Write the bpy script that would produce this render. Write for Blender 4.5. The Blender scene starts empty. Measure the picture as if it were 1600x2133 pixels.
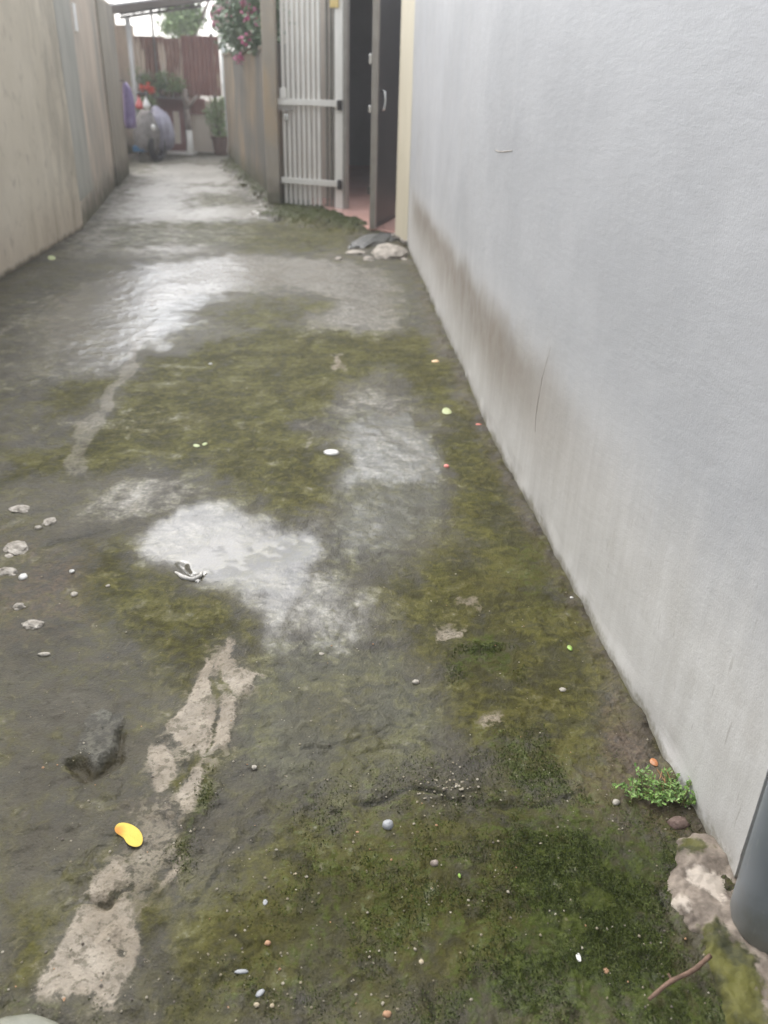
import bpy, bmesh, math, random
import numpy as np
from mathutils import Vector, Matrix

random.seed(7)
RNG = np.random.default_rng(11)
S = bpy.context.scene
COL = S.collection
R = math.radians

# ------------------------------------------------------------------ camera
F = 1750.0
PP = np.array([800.0, 1066.5])
CAM_H = 1.4

def _ray(px, py):
    return np.array([px - PP[0], -(py - PP[1]), -F])

_d = _ray(710, 4450); _d /= np.linalg.norm(_d)
_up = -_d
_fw = _ray(690, 157); _fw = _fw - _up * (_fw @ _up); _fw /= np.linalg.norm(_fw)
_rt = np.cross(_fw, _up)
ROT = np.array([_rt, _fw, _up])          # camera axes -> world

cam = bpy.data.cameras.new('camera')
cam.sensor_fit = 'VERTICAL'
cam.sensor_height = 24.0
cam.sensor_width = 18.0
cam.lens = F / 2133.0 * 24.0
cam.clip_start = 0.05
cam.clip_end = 1000
cam.dof.use_dof = True
cam.dof.focus_distance = 2.0
cam.dof.aperture_fstop = 2.2
cam_o = bpy.data.objects.new('camera', cam)
COL.objects.link(cam_o)
m4 = Matrix.Identity(4)
for i in range(3):
    for j in range(3):
        m4[i][j] = float(ROT[i][j])
m4.translation = Vector((0, 0, CAM_H))
cam_o.matrix_world = m4
S.camera = cam_o

# ------------------------------------------------------------------ world, sun, exposure
SUN_EL, SUN_AZ = R(54), R(-34)           # azimuth from +Y towards +X
w = bpy.data.worlds.new('World')
S.world = w
w.use_nodes = True
nt = w.node_tree
nt.nodes.clear()
sky = nt.nodes.new('ShaderNodeTexSky')
sky.sky_type = 'NISHITA'
sky.sun_disc = False
sky.sun_elevation = SUN_EL
sky.sun_rotation = SUN_AZ
sky.air_density = 1.0
sky.dust_density = 3.0
sky.ozone_density = 1.0
hs = nt.nodes.new('ShaderNodeHueSaturation')
hs.inputs['Saturation'].default_value = 0.22
bg = nt.nodes.new('ShaderNodeBackground')
bg.inputs['Strength'].default_value = 0.15
wo = nt.nodes.new('ShaderNodeOutputWorld')
nt.links.new(sky.outputs[0], hs.inputs['Color'])
nt.links.new(hs.outputs[0], bg.inputs['Color'])
nt.links.new(bg.outputs[0], wo.inputs['Surface'])

sun = bpy.data.lights.new('sun', 'SUN')
sun.energy = 0.5
sun.angle = R(60)
sun.color = (1.0, 0.97, 0.93)
sun_o = bpy.data.objects.new('sun', sun)
COL.objects.link(sun_o)
sd = Vector((math.sin(SUN_AZ) * math.cos(SUN_EL), math.cos(SUN_AZ) * math.cos(SUN_EL), math.sin(SUN_EL)))
sun_o.rotation_euler = sd.to_track_quat('Z', 'Y').to_euler()
sun_o.location = sd * 30

S.view_settings.view_transform = 'Standard'
S.view_settings.look = 'None'
S.view_settings.exposure = 1.75
S.view_settings.gamma = 1
S.view_settings.use_curve_mapping = False
S.render.engine = 'CYCLES'
S.cycles.use_denoising = True
S.cycles.max_bounces = 8
S.cycles.sample_clamp_indirect = 6

# ------------------------------------------------------------------ helpers
def at(px, py, z=0.0):
    """a point on the ground seen at that spot of the photograph"""
    r = ROT @ _ray(px, py)
    t = (z - CAM_H) / r[2]
    return Vector((float(r[0] * t), float(r[1] * t), z))

def on_y(px, py, Y):
    r = ROT @ _ray(px, py)
    t = Y / r[1]
    return Vector((float(r[0] * t), Y, float(CAM_H + r[2] * t)))

def on_x(px, py, X):
    r = ROT @ _ray(px, py)
    t = X / r[0]
    return Vector((X, float(r[1] * t), float(CAM_H + r[2] * t)))

def tag(o, label=None, cat=None, group=None, kind=None):
    if label: o['label'] = label
    if cat: o['category'] = cat
    if group: o['group'] = group
    if kind: o['kind'] = kind
    return o

def empty(name, loc=(0, 0, 0), rz=0.0):
    o = bpy.data.objects.new(name, None)
    o.location = loc
    o.rotation_euler = (0, 0, rz)
    o.empty_display_size = 0.1
    COL.objects.link(o)
    return o

class MB:
    def __init__(self):
        self.v, self.f = [], []

    def quad(self, a, b, c, d):
        n = len(self.v)
        self.v += [tuple(a), tuple(b), tuple(c), tuple(d)]
        self.f.append((n, n + 1, n + 2, n + 3))

    def box(self, x0, x1, y0, y1, z0, z1, M=None):
        n = len(self.v)
        p = [(x0, y0, z0), (x1, y0, z0), (x1, y1, z0), (x0, y1, z0), (x0, y0, z1), (x1, y0, z1), (x1, y1, z1), (x0, y1, z1)]
        if M is not None:
            p = [tuple(M @ Vector(q)) for q in p]
        self.v += p
        for q in ((3, 2, 1, 0), (4, 5, 6, 7), (0, 1, 5, 4), (1, 2, 6, 5), (2, 3, 7, 6), (3, 0, 4, 7)):
            self.f.append(tuple(n + k for k in q))
        return self

    def prism(self, poly, z0, z1):
        n, k = len(self.v), len(poly)
        self.v += [(p[0], p[1], z0) for p in poly] + [(p[0], p[1], z1) for p in poly]
        self.f.append(tuple(n + i for i in range(k))[::-1])
        self.f.append(tuple(n + k + i for i in range(k)))
        for i in range(k):
            j = (i + 1) % k
            self.f.append((n + i, n + j, n + k + j, n + k + i))
        return self

    def tube(self, pts, rad, seg=8, cap=True):
        pts = [Vector(p) for p in pts]
        if not hasattr(rad, '__len__'):
            rad = [rad] * len(pts)
        n = len(self.v)
        ref = Vector((0, 0, 1))
        for i, p in enumerate(pts):
            t = (pts[min(i + 1, len(pts) - 1)] - pts[max(i - 1, 0)]).normalized()
            if abs(t.dot(ref)) > 0.95:
                ref = Vector((1, 0, 0))
            u = t.cross(ref).normalized(); v = t.cross(u).normalized()
            for k in range(seg):
                a = 2 * math.pi * k / seg
                self.v.append(tuple(p + (u * math.cos(a) + v * math.sin(a)) * rad[i]))
        for i in range(len(pts) - 1):
            for k in range(seg):
                a, b = n + i * seg + k, n + i * seg + (k + 1) % seg
                self.f.append((a, b, b + seg, a + seg))
        if cap:
            self.f.append(tuple(n + k for k in range(seg))[::-1])
            e = n + (len(pts) - 1) * seg
            self.f.append(tuple(e + k for k in range(seg)))
        return self

    def rings(self, rings, cap=True):
        """rings: list of equally long closed loops of points"""
        n, k = len(self.v), len(rings[0])
        for r in rings:
            self.v += [tuple(p) for p in r]
        for i in range(len(rings) - 1):
            for j in range(k):
                a, b = n + i * k + j, n + i * k + (j + 1) % k
                self.f.append((a, b, b + k, a + k))
        if cap:
            self.f.append(tuple(n + j for j in range(k))[::-1])
            e = n + (len(rings) - 1) * k
            self.f.append(tuple(e + j for j in range(k)))
        return self

    def blob(self, c, s, sub=1, jit=0.15, rz=0.0, seed=0):
        rr = random.Random(seed)
        bm = bmesh.new()
        bmesh.ops.create_icosphere(bm, subdivisions=sub, radius=1)
        n = len(self.v)
        ca, sa = math.cos(rz), math.sin(rz)
        for v in bm.verts:
            q = v.co * (1 + rr.uniform(-jit, jit))
            x, y, z = q.x * s[0], q.y * s[1], q.z * s[2]
            self.v.append((c[0] + ca * x - sa * y, c[1] + sa * x + ca * y, c[2] + z))
        for f in bm.faces:
            self.f.append(tuple(n + v.index for v in f.verts))
        bm.free()
        return self

    def mesh(self, name, m, smooth=False, fix=True):
        me = bpy.data.meshes.new(name)
        me.from_pydata(self.v, [], self.f)
        if fix:
            bm = bmesh.new(); bm.from_mesh(me)
            bmesh.ops.recalc_face_normals(bm, faces=bm.faces)
            bm.to_mesh(me); bm.free()
        if smooth:
            me.polygons.foreach_set('use_smooth', [True] * len(me.polygons))
        if m:
            me.materials.append(m)
        return me

    def build(self, name, m, parent=None, smooth=False, fix=True, bevel=0.0):
        o = bpy.data.objects.new(name, self.mesh(name, m, smooth, fix))
        COL.objects.link(o)
        if parent is not None:
            o.parent = parent
        if bevel:
            b = o.modifiers.new('bevel', 'BEVEL')
            b.width = bevel; b.segments = 2; b.limit_method = 'ANGLE'
        return o

# ------------------------------------------------------------------ noise (numpy)
_T = RNG.random((512, 512))

def vnoise(x, y, seed=0):
    x = x + seed * 37.17; y = y + seed * 91.73
    xi = np.floor(x).astype(int); yi = np.floor(y).astype(int)
    fx = x - xi; fy = y - yi
    fx = fx * fx * (3 - 2 * fx); fy = fy * fy * (3 - 2 * fy)
    a = _T[xi % 512, yi % 512]; b = _T[(xi + 1) % 512, yi % 512]
    c = _T[xi % 512, (yi + 1) % 512]; d = _T[(xi + 1) % 512, (yi + 1) % 512]
    return (a * (1 - fx) + b * fx) * (1 - fy) + (c * (1 - fx) + d * fx) * fy

def fbm(x, y, octv=5, seed=0, gain=0.5):
    s = np.zeros_like(x); a = 1.0; n = 0.0
    for i in range(octv):
        s += a * vnoise(x * 2 ** i, y * 2 ** i, seed + i * 3); n += a; a *= gain
    return s / n

def sstep(a, b, x):
    t = np.clip((x - a) / (b - a), 0, 1)
    return t * t * (3 - 2 * t)

# ------------------------------------------------------------------ node helper
class NT:
    def __init__(self, name):
        self.m = bpy.data.materials.new(name)
        self.m.use_nodes = True
        self.t = self.m.node_tree
        self.t.nodes.clear()
        self.out = self.t.nodes.new('ShaderNodeOutputMaterial')
        self.p = self.t.nodes.new('ShaderNodeBsdfPrincipled')
        self.t.links.new(self.p.outputs[0], self.out.inputs['Surface'])
        g = self.t.nodes.new('ShaderNodeNewGeometry')
        self.geo = g
        self.pos = g.outputs['Position']

    def n(self, t):
        return self.t.nodes.new(t)

    def put(self, sock, v):
        if isinstance(v, bpy.types.NodeSocket):
            self.t.links.new(v, sock)
        elif isinstance(v, (tuple, list)):
            sock.default_value = (*v, 1.0) if len(v) == 3 and len(sock.default_value) == 4 else v
        else:
            sock.default_value = v

    def set(self, key, v):
        self.put(self.p.inputs[key], v)

    def math(self, op, a, b=0.0, c=0.0, clamp=False):
        x = self.n('ShaderNodeMath'); x.operation = op; x.use_clamp = clamp
        self.put(x.inputs[0], a); self.put(x.inputs[1], b); self.put(x.inputs[2], c)
        return x.outputs[0]

    def add(self, a, b): return self.math('ADD', a, b)
    def mul(self, a, b): return self.math('MULTIPLY', a, b)

    def step(self, v, a, b):
        x = self.n('ShaderNodeMapRange'); x.interpolation_type = 'SMOOTHSTEP'
        self.put(x.inputs[0], v); self.put(x.inputs[1], a); self.put(x.inputs[2], b)
        return x.outputs[0]

    def lin(self, v, a, b, c, d):
        x = self.n('ShaderNodeMapRange')
        for i, q in enumerate((v, a, b, c, d)): self.put(x.inputs[i], q)
        return x.outputs[0]

    def mix(self, f, a, b, mode='MIX'):
        x = self.n('ShaderNodeMix'); x.data_type = 'RGBA'; x.blend_type = mode
        self.put(x.inputs[0], f); self.put(x.inputs[6], a); self.put(x.inputs[7], b)
        return x.outputs[2]

    def scale(self, s):
        x = self.n('ShaderNodeVectorMath'); x.operation = 'MULTIPLY'
        self.put(x.inputs[0], self.pos); x.inputs[1].default_value = s
        return x.outputs[0]

    def noise(self, sc, det=4, rough=0.55, vec=None, dist=0.0):
        x = self.n('ShaderNodeTexNoise')
        self.put(x.inputs['Vector'], vec if vec is not None else self.pos)
        x.inputs['Scale'].default_value = sc; x.inputs['Detail'].default_value = det
        x.inputs['Roughness'].default_value = rough; x.inputs['Distortion'].default_value = dist
        return x.outputs[0]

    def voro(self, sc, vec=None, feat='F1', out=0):
        x = self.n('ShaderNodeTexVoronoi'); x.feature = feat
        self.put(x.inputs['Vector'], vec if vec is not None else self.pos)
        x.inputs['Scale'].default_value = sc
        return x.outputs[out]

    def attr(self, name):
        x = self.n('ShaderNodeAttribute'); x.attribute_name = name
        return x.outputs['Fac']

    def bump(self, h, strength=0.5, dist=0.01, normal=None):
        x = self.n('ShaderNodeBump')
        self.put(x.inputs['Height'], h); self.put(x.inputs['Strength'], strength)
        self.put(x.inputs['Distance'], dist)
        if normal is not None: self.put(x.inputs['Normal'], normal)
        return x.outputs[0]

def simple(name, c1, c2, sc=8, rough=0.6, bump=0.2, bsc=60, metal=0.0, streak=None, spec=0.5, bdist=0.004):
    N = NT(name)
    vec = N.scale(streak) if streak else None
    f = N.step(N.noise(sc, 6, 0.6, vec), 0.3, 0.7)
    N.set('Base Color', N.mix(f, c1, c2))
    N.set('Roughness', rough); N.set('Metallic', metal); N.set('Specular IOR Level', spec)
    if bump:
        N.set('Normal', N.bump(N.noise(bsc, 5), bump, bdist))
    return N.m

def leafmat(name, c1, c2, rough=0.5, trans=0.25):
    N = NT(name)
    f = N.geo.outputs['Random Per Island']
    N.set('Base Color', N.mix(f, c1, c2))
    N.set('Roughness', rough)
    N.set('Subsurface Weight', trans); N.set('Subsurface Scale', 0.01); N.set('Subsurface Radius', (0.6, 1.0, 0.3))
    return N.m
# ------------------------------------------------------------------ the alley pavement: stain and wear maps, all laid on the ground
def seg_dist(X, Y, pts):
    d = np.full_like(X, 1e9)
    for (ax, ay), (bx, by) in zip(pts[:-1], pts[1:]):
        vx, vy = bx - ax, by - ay
        t = np.clip(((X - ax) * vx + (Y - ay) * vy) / (vx * vx + vy * vy + 1e-12), 0, 1)
        d = np.minimum(d, np.hypot(X - ax - t * vx, Y - ay - t * vy))
    return d

def poly_sd(X, Y, pts):
    d = seg_dist(X, Y, pts + [pts[0]])
    inside = np.zeros(X.shape, bool)
    n = len(pts)
    for i in range(n):
        x0, y0 = pts[i]; x1, y1 = pts[(i + 1) % n]
        c = (y0 > Y) != (y1 > Y)
        with np.errstate(divide='ignore', invalid='ignore'):
            xi = (x1 - x0) * (Y - y0) / (y1 - y0 + 1e-12) + x0
        inside ^= c & (X < xi)
    return np.where(inside, d, -d)

AN = 0.45     # along the alley stains are stretched: tyres and run-off draw them out

SOFT = dict(light=1.5, moss=1.9, wet=1.6, cement=1.9, dark=2.0, brown=1.8, green=1.9, pale=1.4)

class Sheet:
    """flat arrays X, Y of a grid plus named maps painted on it"""
    def __init__(self, X, Y):
        self.X, self.Y = X, Y
        k = 0.016 * (Y + 0.6)
        self.Xw = X + (fbm(X * 9, Y * 5, 4, 3) - 0.5) * k * 2.6
        self.Yw = Y + (fbm(X * 9, Y * 5, 4, 9) - 0.5) * k * 4.5
        self.maps = {}

    def get(self, name):
        if name not in self.maps: self.maps[name] = np.zeros_like(self.X)
        return self.maps[name]

    def _sel(self, pts, marg):
        xs = [p[0] for p in pts]; ys = [p[1] for p in pts]
        return ((self.Xw > min(xs) - marg) & (self.Xw < max(xs) + marg) & (self.Yw > min(ys) - marg / AN) & (self.Yw < max(ys) + marg / AN))

    def poly(self, name, px, f=0.05, s=1.0, mode='max', z=0.0):
        pts = [tuple(at(*p))[:2] for p in px]
        f = f * SOFT.get(name, 1.0)
        k = self._sel(pts, f * 1.5)
        sd = poly_sd(self.Xw[k], self.Yw[k] * AN, [(a, b * AN) for a, b in pts])
        v = sstep(-f, f, sd) * s
        m = self.get(name)
        if mode == 'max': m[k] = np.maximum(m[k], v)
        elif mode == 'cut': m[k] = m[k] * (1 - v)
        else: m[k] += v

    def line(self, name, px, wd=0.02, s=1.0, mode='max', warp=1.0):
        pts = [tuple(at(*p))[:2] for p in px]
        xs = [p[0] for p in pts]; ys = [p[1] for p in pts]
        mg = wd * 3 + .1
        k = (self.X > min(xs) - mg) & (self.X < max(xs) + mg) & (self.Y > min(ys) - mg) & (self.Y < max(ys) + mg)
        x = self.X[k] + (self.Xw[k] - self.X[k]) * warp * .7
        y = self.Y[k] + (self.Yw[k] - self.Y[k]) * warp * .5
        d = seg_dist(x, y, pts)
        v = (1 - sstep(wd * 0.4, wd, d)) * s
        m = self.get(name)
        if mode == 'max': m[k] = np.maximum(m[k], v)
        elif mode == 'cut': m[k] = m[k] * (1 - v)
        else: m[k] += v

def left_edge(Y):
    return np.where(Y < 8.8, -2.47, -2.47 - 0.128 * (Y - 8.8)) - 0.12

# rows get wider with distance
ys = [-3.0]
while ys[-1] < 0.55: ys.append(ys[-1] + 0.05)
while ys[-1] < 18.6: ys.append(ys[-1] + max(0.0042, 0.0028 * ys[-1]))
ys = np.array(ys)
NX = 560
u = np.linspace(0, 1, NX)
Yg = np.repeat(ys[:, None], NX, 1)
Lg = left_edge(Yg)
Xg = Lg + (1.05 - Lg) * (1 - (1 - u[None, :]) ** 1.25)
sh = Sheet(Xg.ravel(), Yg.ravel())
X, Y = sh.X, sh.Y

# wet films that mirror the sky
sh.poly('wet', [(250, 565), (330, 545), (470, 530), (600, 537), (690, 537), (760, 560), (815, 575), (830, 640), (815, 690), (690, 697), (610, 692), (650, 668), (700, 640), (680, 612), (560, 606), (470, 612), (420, 650), (340, 715), (230, 760), (140, 750), (80, 700), (110, 630), (180, 595)], 0.10, 1.0)
sh.poly('wet', [(0, 650), (120, 610), (300, 640), (300, 730), (180, 790), (0, 800)], 0.18, 0.55)
sh.poly('wet', [(680, 912), (720, 885), (750, 865), (830, 850), (885, 880), (905, 960), (900, 1005), (830, 1012), (730, 1010), (695, 1018), (735, 985), (718, 940)], 0.035, 0.9)
sh.poly('wet', [(690, 850), (740, 800), (830, 810), (880, 860), (760, 880)], 0.06, 0.45)
sh.poly('wet', [(690, 1030), (900, 1010), (910, 1110), (840, 1180), (700, 1180), (670, 1120)], 0.07, 0.5)
sh.poly('wet', [(295, 1120), (350, 1075), (440, 1045), (520, 1062), (600, 1082), (660, 1106), (668, 1150), (628, 1230), (600, 1310), (560, 1305), (510, 1250), (470, 1213), (390, 1208), (310, 1180)], 0.035, 1.0)
sh.poly('wet', [(560, 1240), (640, 1180), (760, 1240), (780, 1310), (680, 1350), (600, 1330)], 0.06, 0.62)
sh.poly('wet', [(250, 1010), (340, 985), (400, 1020), (340, 1060), (240, 1090), (160, 1080)], 0.06, 0.45)
sh.poly('wet', [(160, 880), (300, 860), (390, 885), (260, 910)], 0.05, 0.45)
sh.poly('wet', [(0, 600), (250, 540), (830, 540), (900, 720), (900, 1000), (760, 1300), (520, 1330), (250, 1250), (0, 1200)], 0.5, 0.24)
sh.poly('puddle', [(385, 1165), (440, 1137), (500, 1125), (560, 1105), (640, 1112), (648, 1140), (615, 1172), (560, 1182), (500, 1180), (440, 1187), (400, 1184)], 0.03, 1.0)
for pl in ([(350, 372), (480, 366), (488, 382), (400, 386)], [(360, 390), (490, 385), (500, 398), (380, 402)], [(330, 452), (400, 436), (545, 428), (556, 448), (440, 455), (300, 458)],
           [(330, 372), (250, 400), (290, 420), (370, 400)], [(250, 515), (420, 505), (440, 522), (280, 530)], [(290, 430), (420, 405), (380, 430), (300, 450)], [(170, 500), (230, 495), (220, 530), (150, 545)], [(330, 342), (470, 342), (485, 360), (300, 368)]):
    sh.poly('wet', pl, 0.11, 0.95)
sh.poly('wet', [(180, 480), (300, 360), (490, 350), (600, 450), (480, 520), (200, 540)], 0.3, 0.8)
sh.poly('light', [(150, 520), (240, 380), (330, 325), (470, 325), (500, 360), (560, 430), (420, 470), (250, 500)], 0.3, 0.75)  # far floor lightened in colour, standing in for sky reflection
sh.poly('light', [(0, 640), (200, 580), (330, 640), (180, 790), (0, 800)], 0.25, 0.35)  # pale sheen painted on the left wet patch

# pale tone: gritty cement, plus sky sheen painted on wet band and far stripes
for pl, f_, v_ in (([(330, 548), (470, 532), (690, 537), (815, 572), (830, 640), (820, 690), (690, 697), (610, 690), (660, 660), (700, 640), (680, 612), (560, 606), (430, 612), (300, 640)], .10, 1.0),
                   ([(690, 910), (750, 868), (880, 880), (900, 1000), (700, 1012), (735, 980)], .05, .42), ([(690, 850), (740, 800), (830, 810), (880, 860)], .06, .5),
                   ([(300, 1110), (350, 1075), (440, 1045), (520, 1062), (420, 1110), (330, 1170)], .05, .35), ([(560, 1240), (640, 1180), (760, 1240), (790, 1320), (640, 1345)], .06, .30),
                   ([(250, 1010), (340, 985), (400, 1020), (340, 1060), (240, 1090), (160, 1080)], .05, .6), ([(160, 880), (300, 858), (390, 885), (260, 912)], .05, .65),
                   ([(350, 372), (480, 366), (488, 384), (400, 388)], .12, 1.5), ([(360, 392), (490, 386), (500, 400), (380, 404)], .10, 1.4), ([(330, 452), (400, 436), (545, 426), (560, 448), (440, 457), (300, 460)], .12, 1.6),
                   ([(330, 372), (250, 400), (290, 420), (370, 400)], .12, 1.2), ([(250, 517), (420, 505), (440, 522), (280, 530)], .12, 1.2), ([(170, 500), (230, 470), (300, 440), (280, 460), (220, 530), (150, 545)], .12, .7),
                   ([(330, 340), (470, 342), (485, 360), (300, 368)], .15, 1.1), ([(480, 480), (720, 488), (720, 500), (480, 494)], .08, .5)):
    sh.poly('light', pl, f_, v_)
# thin olive algae film
sh.poly('moss', [(250, 790), (330, 745), (420, 715), (560, 672), (700, 672), (880, 695), (950, 760), (940, 840), (900, 850), (800, 770), (705, 800), (690, 850), (640, 900), (690, 925), (715, 965), (690, 1010), (690, 1075), (600, 1078), (480, 1035), (400, 980), (300, 975), (200, 1000), (0, 1020), (0, 940), (150, 910), (240, 850)], 0.07)
sh.poly('moss', [(60, 850), (130, 790), (250, 780), (240, 830), (120, 880)], 0.05, 0.9)
sh.poly('moss', [(420, 650), (560, 612), (690, 627), (690, 655), (620, 685), (470, 700)], 0.10, 0.75)
sh.poly('moss', [(900, 700), (960, 830), (1000, 880), (1100, 1060), (1200, 1250), (1300, 1440), (1260, 1620), (1100, 1640), (1000, 1600), (960, 1520), (900, 1420), (840, 1320), (780, 1210), (850, 1170), (930, 1110), (930, 1000), (910, 950), (905, 880), (890, 790)], 0.06, 0.9)
sh.poly('moss', [(180, 1130), (260, 1105), (300, 1185), (400, 1215), (480, 1235), (545, 1300), (540, 1390), (480, 1330), (430, 1390), (390, 1470), (320, 1420), (290, 1350), (200, 1300), (160, 1220)], 0.05, 0.9)
sh.poly('moss', [(640, 1710), (800, 1680), (900, 1660), (1050, 1600), (1200, 1640), (1300, 1700), (1400, 1720), (1500, 1810), (1385, 1850), (1430, 1950), (1500, 2133), (300, 2160), (360, 1920), (470, 1790)], 0.07, 1.0)
sh.poly('moss', [(200, 470), (420, 458), (700, 462), (760, 500), (690, 530), (520, 530), (440, 515), (230, 525)], 0.15, 0.8)
sh.poly('moss', [(540, 440), (600, 430), (720, 455), (780, 490), (700, 500), (580, 465)], 0.12, 0.9)
sh.poly('moss', [(0, 1890), (110, 1880), (80, 2000), (40, 2100), (0, 2110)], 0.03, 0.9)
sh.poly('moss', [(255, 1850), (330, 1830), (350, 1900), (300, 2000), (280, 1940)], 0.02, 0.9)
sh.poly('moss', [(410, 1600), (470, 1560), (430, 1700), (370, 1800), (340, 1780)], 0.025, 0.9)
sh.poly('moss', [(380, 404), (500, 398), (530, 424), (400, 434)], 0.12, 0.9)
sh.poly('moss', [(230, 462), (330, 458), (470, 460), (560, 462), (560, 486), (230, 492)], 0.12, 1.0)
sh.poly('moss', [(380, 384), (480, 380), (490, 388), (385, 392)], 0.08, 0.8)
sh.poly('moss', [(480, 340), (585, 425), (560, 440), (490, 365)], 0.12, 0.9)
# thick dark moss
sh.poly('green', [(1000, 1690), (1180, 1660), (1390, 1730), (1480, 1800), (1385, 1860), (1440, 1990), (1560, 2160), (880, 2160), (960, 2000), (1080, 1900), (1060, 1790)], 0.06, 1.0)
sh.poly('green', [(640, 1720), (900, 1670), (1180, 1650), (1400, 1730), (1500, 1820), (1500, 2160), (420, 2160), (560, 1900)], .12, .62)
sh.poly('green', [(930, 1370), (1030, 1320), (1090, 1400), (1000, 1430), (930, 1420)], 0.03, 0.8)
sh.poly('green', [(1030, 1560), (1130, 1540), (1170, 1640), (1060, 1650)], 0.03, 0.75)
sh.poly('green', [(1030, 1100), (1120, 1100), (1220, 1280), (1120, 1300), (1040, 1200)], 0.06, 0.45)
sh.poly('green', [(620, 1760), (900, 1700), (1000, 1760), (980, 1900), (700, 1960), (600, 1900)], 0.09, 0.5)
sh.poly('green', [(480, 2010), (640, 1960), (860, 2000), (800, 2160), (480, 2160)], 0.08, 0.45)
sh.poly('green', [(400, 1640), (440, 1590), (430, 1680), (370, 1790), (345, 1770)], 0.02, 0.8)
sh.poly('green', [(545, 440), (620, 432), (700, 450), (600, 466)], 0.1, 0.8)
sh.poly('green', [(0, 2095), (60, 2085), (170, 2100), (180, 2133), (0, 2133)], 0.02, 0.6)
# chalky pinkish mortar worn through
P1 = [[(440, 1362), (462, 1372), (452, 1440), (430, 1500), (418, 1560), (375, 1570), (365, 1510), (400, 1450)],
      [(470, 1325), (482, 1335), (480, 1372), (536, 1400), (520, 1440), (500, 1462), (470, 1410), (462, 1380)],
      [(440, 1480), (492, 1468), (478, 1540), (412, 1570), (425, 1520)],
      [(318, 1565), (352, 1580), (345, 1640), (312, 1672), (298, 1650)], [(385, 1600), (425, 1610), (400, 1660), (345, 1680), (360, 1640)], [(345, 1660), (392, 1668), (388, 1700), (365, 1705)],
      [(185, 1828), (235, 1795), (255, 1830), (225, 1845), (182, 1868), (170, 1850)], [(335, 1812), (362, 1778), (352, 1818), (330, 1822)],
      [(150, 1890), (200, 1872), (268, 1880), (276, 1930), (294, 1965), (268, 2030), (230, 2080), (215, 2133), (182, 2133), (170, 2102), (128, 2102), (62, 2082), (92, 2010), (118, 1955)]]
for pl in P1: sh.poly('pale', pl, 0.012, 1.0)
sh.poly('pale', [(455, 1320), (545, 1395), (515, 1460), (480, 1560), (425, 1650), (390, 1720), (365, 1800), (290, 1880), (300, 1965), (262, 2050), (215, 2150), (160, 2150), (165, 2105), (55, 2085), (95, 2000), (150, 1880), (165, 1840), (240, 1780), (262, 1700), (300, 1660), (310, 1580), (365, 1500), (415, 1400)], 0.03, 0.37)
for pl in ([(262, 1690), (300, 1660), (330, 1690), (345, 1760), (300, 1810), (255, 1820), (240, 1780)],): sh.poly('smooth', pl, 0.02, 1.0)
sh.poly('pale', [(900, 1300), (960, 1325), (950, 1335), (905, 1315)], 0.01, 0.8)
sh.poly('pale', [(970, 1255), (1020, 1262), (1010, 1275), (965, 1268)], 0.012, 0.6)
sh.poly('pale', [(1022, 1520), (1070, 1510), (1080, 1535), (1040, 1538)], 0.01, 0.6)
sh.poly('pale', [(690, 735), (720, 730), (725, 765), (700, 770)], 0.02, 0.5)
for a, b in (((240, 260), (2027, 1830)), ((135, 1985), (150, 2020))): pass
for c in ((238, 1998, 18), (215, 2040, 9), (100, 2030, 8), (228, 1945, 6), (125, 1995, 7)):
    x, y, r = c
    sh.poly('pale', [(x - r, y - r), (x + r, y - r * .8), (x + r * .8, y + r), (x - r * .7, y + r * .8)], 0.006, 0.75, 'cut')
for pl in ([(452, 1400), (462, 1420), (462, 1480), (440, 1560), (432, 1560), (450, 1480)], [(470, 1390), (480, 1400), (490, 1462), (476, 1462)], [(330, 1640), (410, 1570), (420, 1580), (345, 1660)]):
    sh.poly('pale', pl, 0.008, 0.9, 'cut'); sh.poly('moss', pl, 0.012, 0.9)
# pale scraped line drawn along the lane
sh.line('scrape', [(310, 680), (262, 770), (235, 800), (215, 850), (185, 900), (150, 985)], 0.06, 0.9)
sh.line('scrape', [(355, 430), (364, 470), (362, 505), (350, 540)], 0.05, 0.8)
sh.line('scrape', [(0, 695), (60, 650), (120, 605)], 0.05, 0.6)
sh.line('scrape', [(185, 500), (240, 440), (300, 400)], 0.10, 0.7)
sh.line('scrape', [(635, 940), (648, 890), (655, 865)], 0.012, 0.7)
sh.line('scrape', [(720, 505), (610, 498), (470, 485)], 0.06, 0.5)
sh.line('scrape', [(820, 500), (700, 490), (640, 490)], 0.06, 0.5)
# earth washed on to the slab
sh.poly('brown', [(0, 1120), (120, 1150), (220, 1130), (250, 1230), (200, 1310), (120, 1330), (0, 1330)], 0.10, 0.75)
sh.poly('brown', [(0, 1330), (250, 1300), (330, 1430), (300, 1600), (240, 1850), (0, 1900)], 0.12, 0.35)
sh.poly('brown', [(1240, 1470), (1320, 1480), (1400, 1610), (1480, 1700), (1420, 1740), (1290, 1700), (1180, 1660), (1180, 1610), (1260, 1580)], 0.04, 1.0)
sh.poly('brown', [(1120, 1260), (1200, 1260), (1340, 1500), (1280, 1480)], 0.05, 0.6)
sh.poly('brown', [(0, 590), (90, 535), (180, 490), (240, 400), (262, 372), (270, 390), (180, 500), (60, 580), (0, 640)], 0.10, 0.5)
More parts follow.
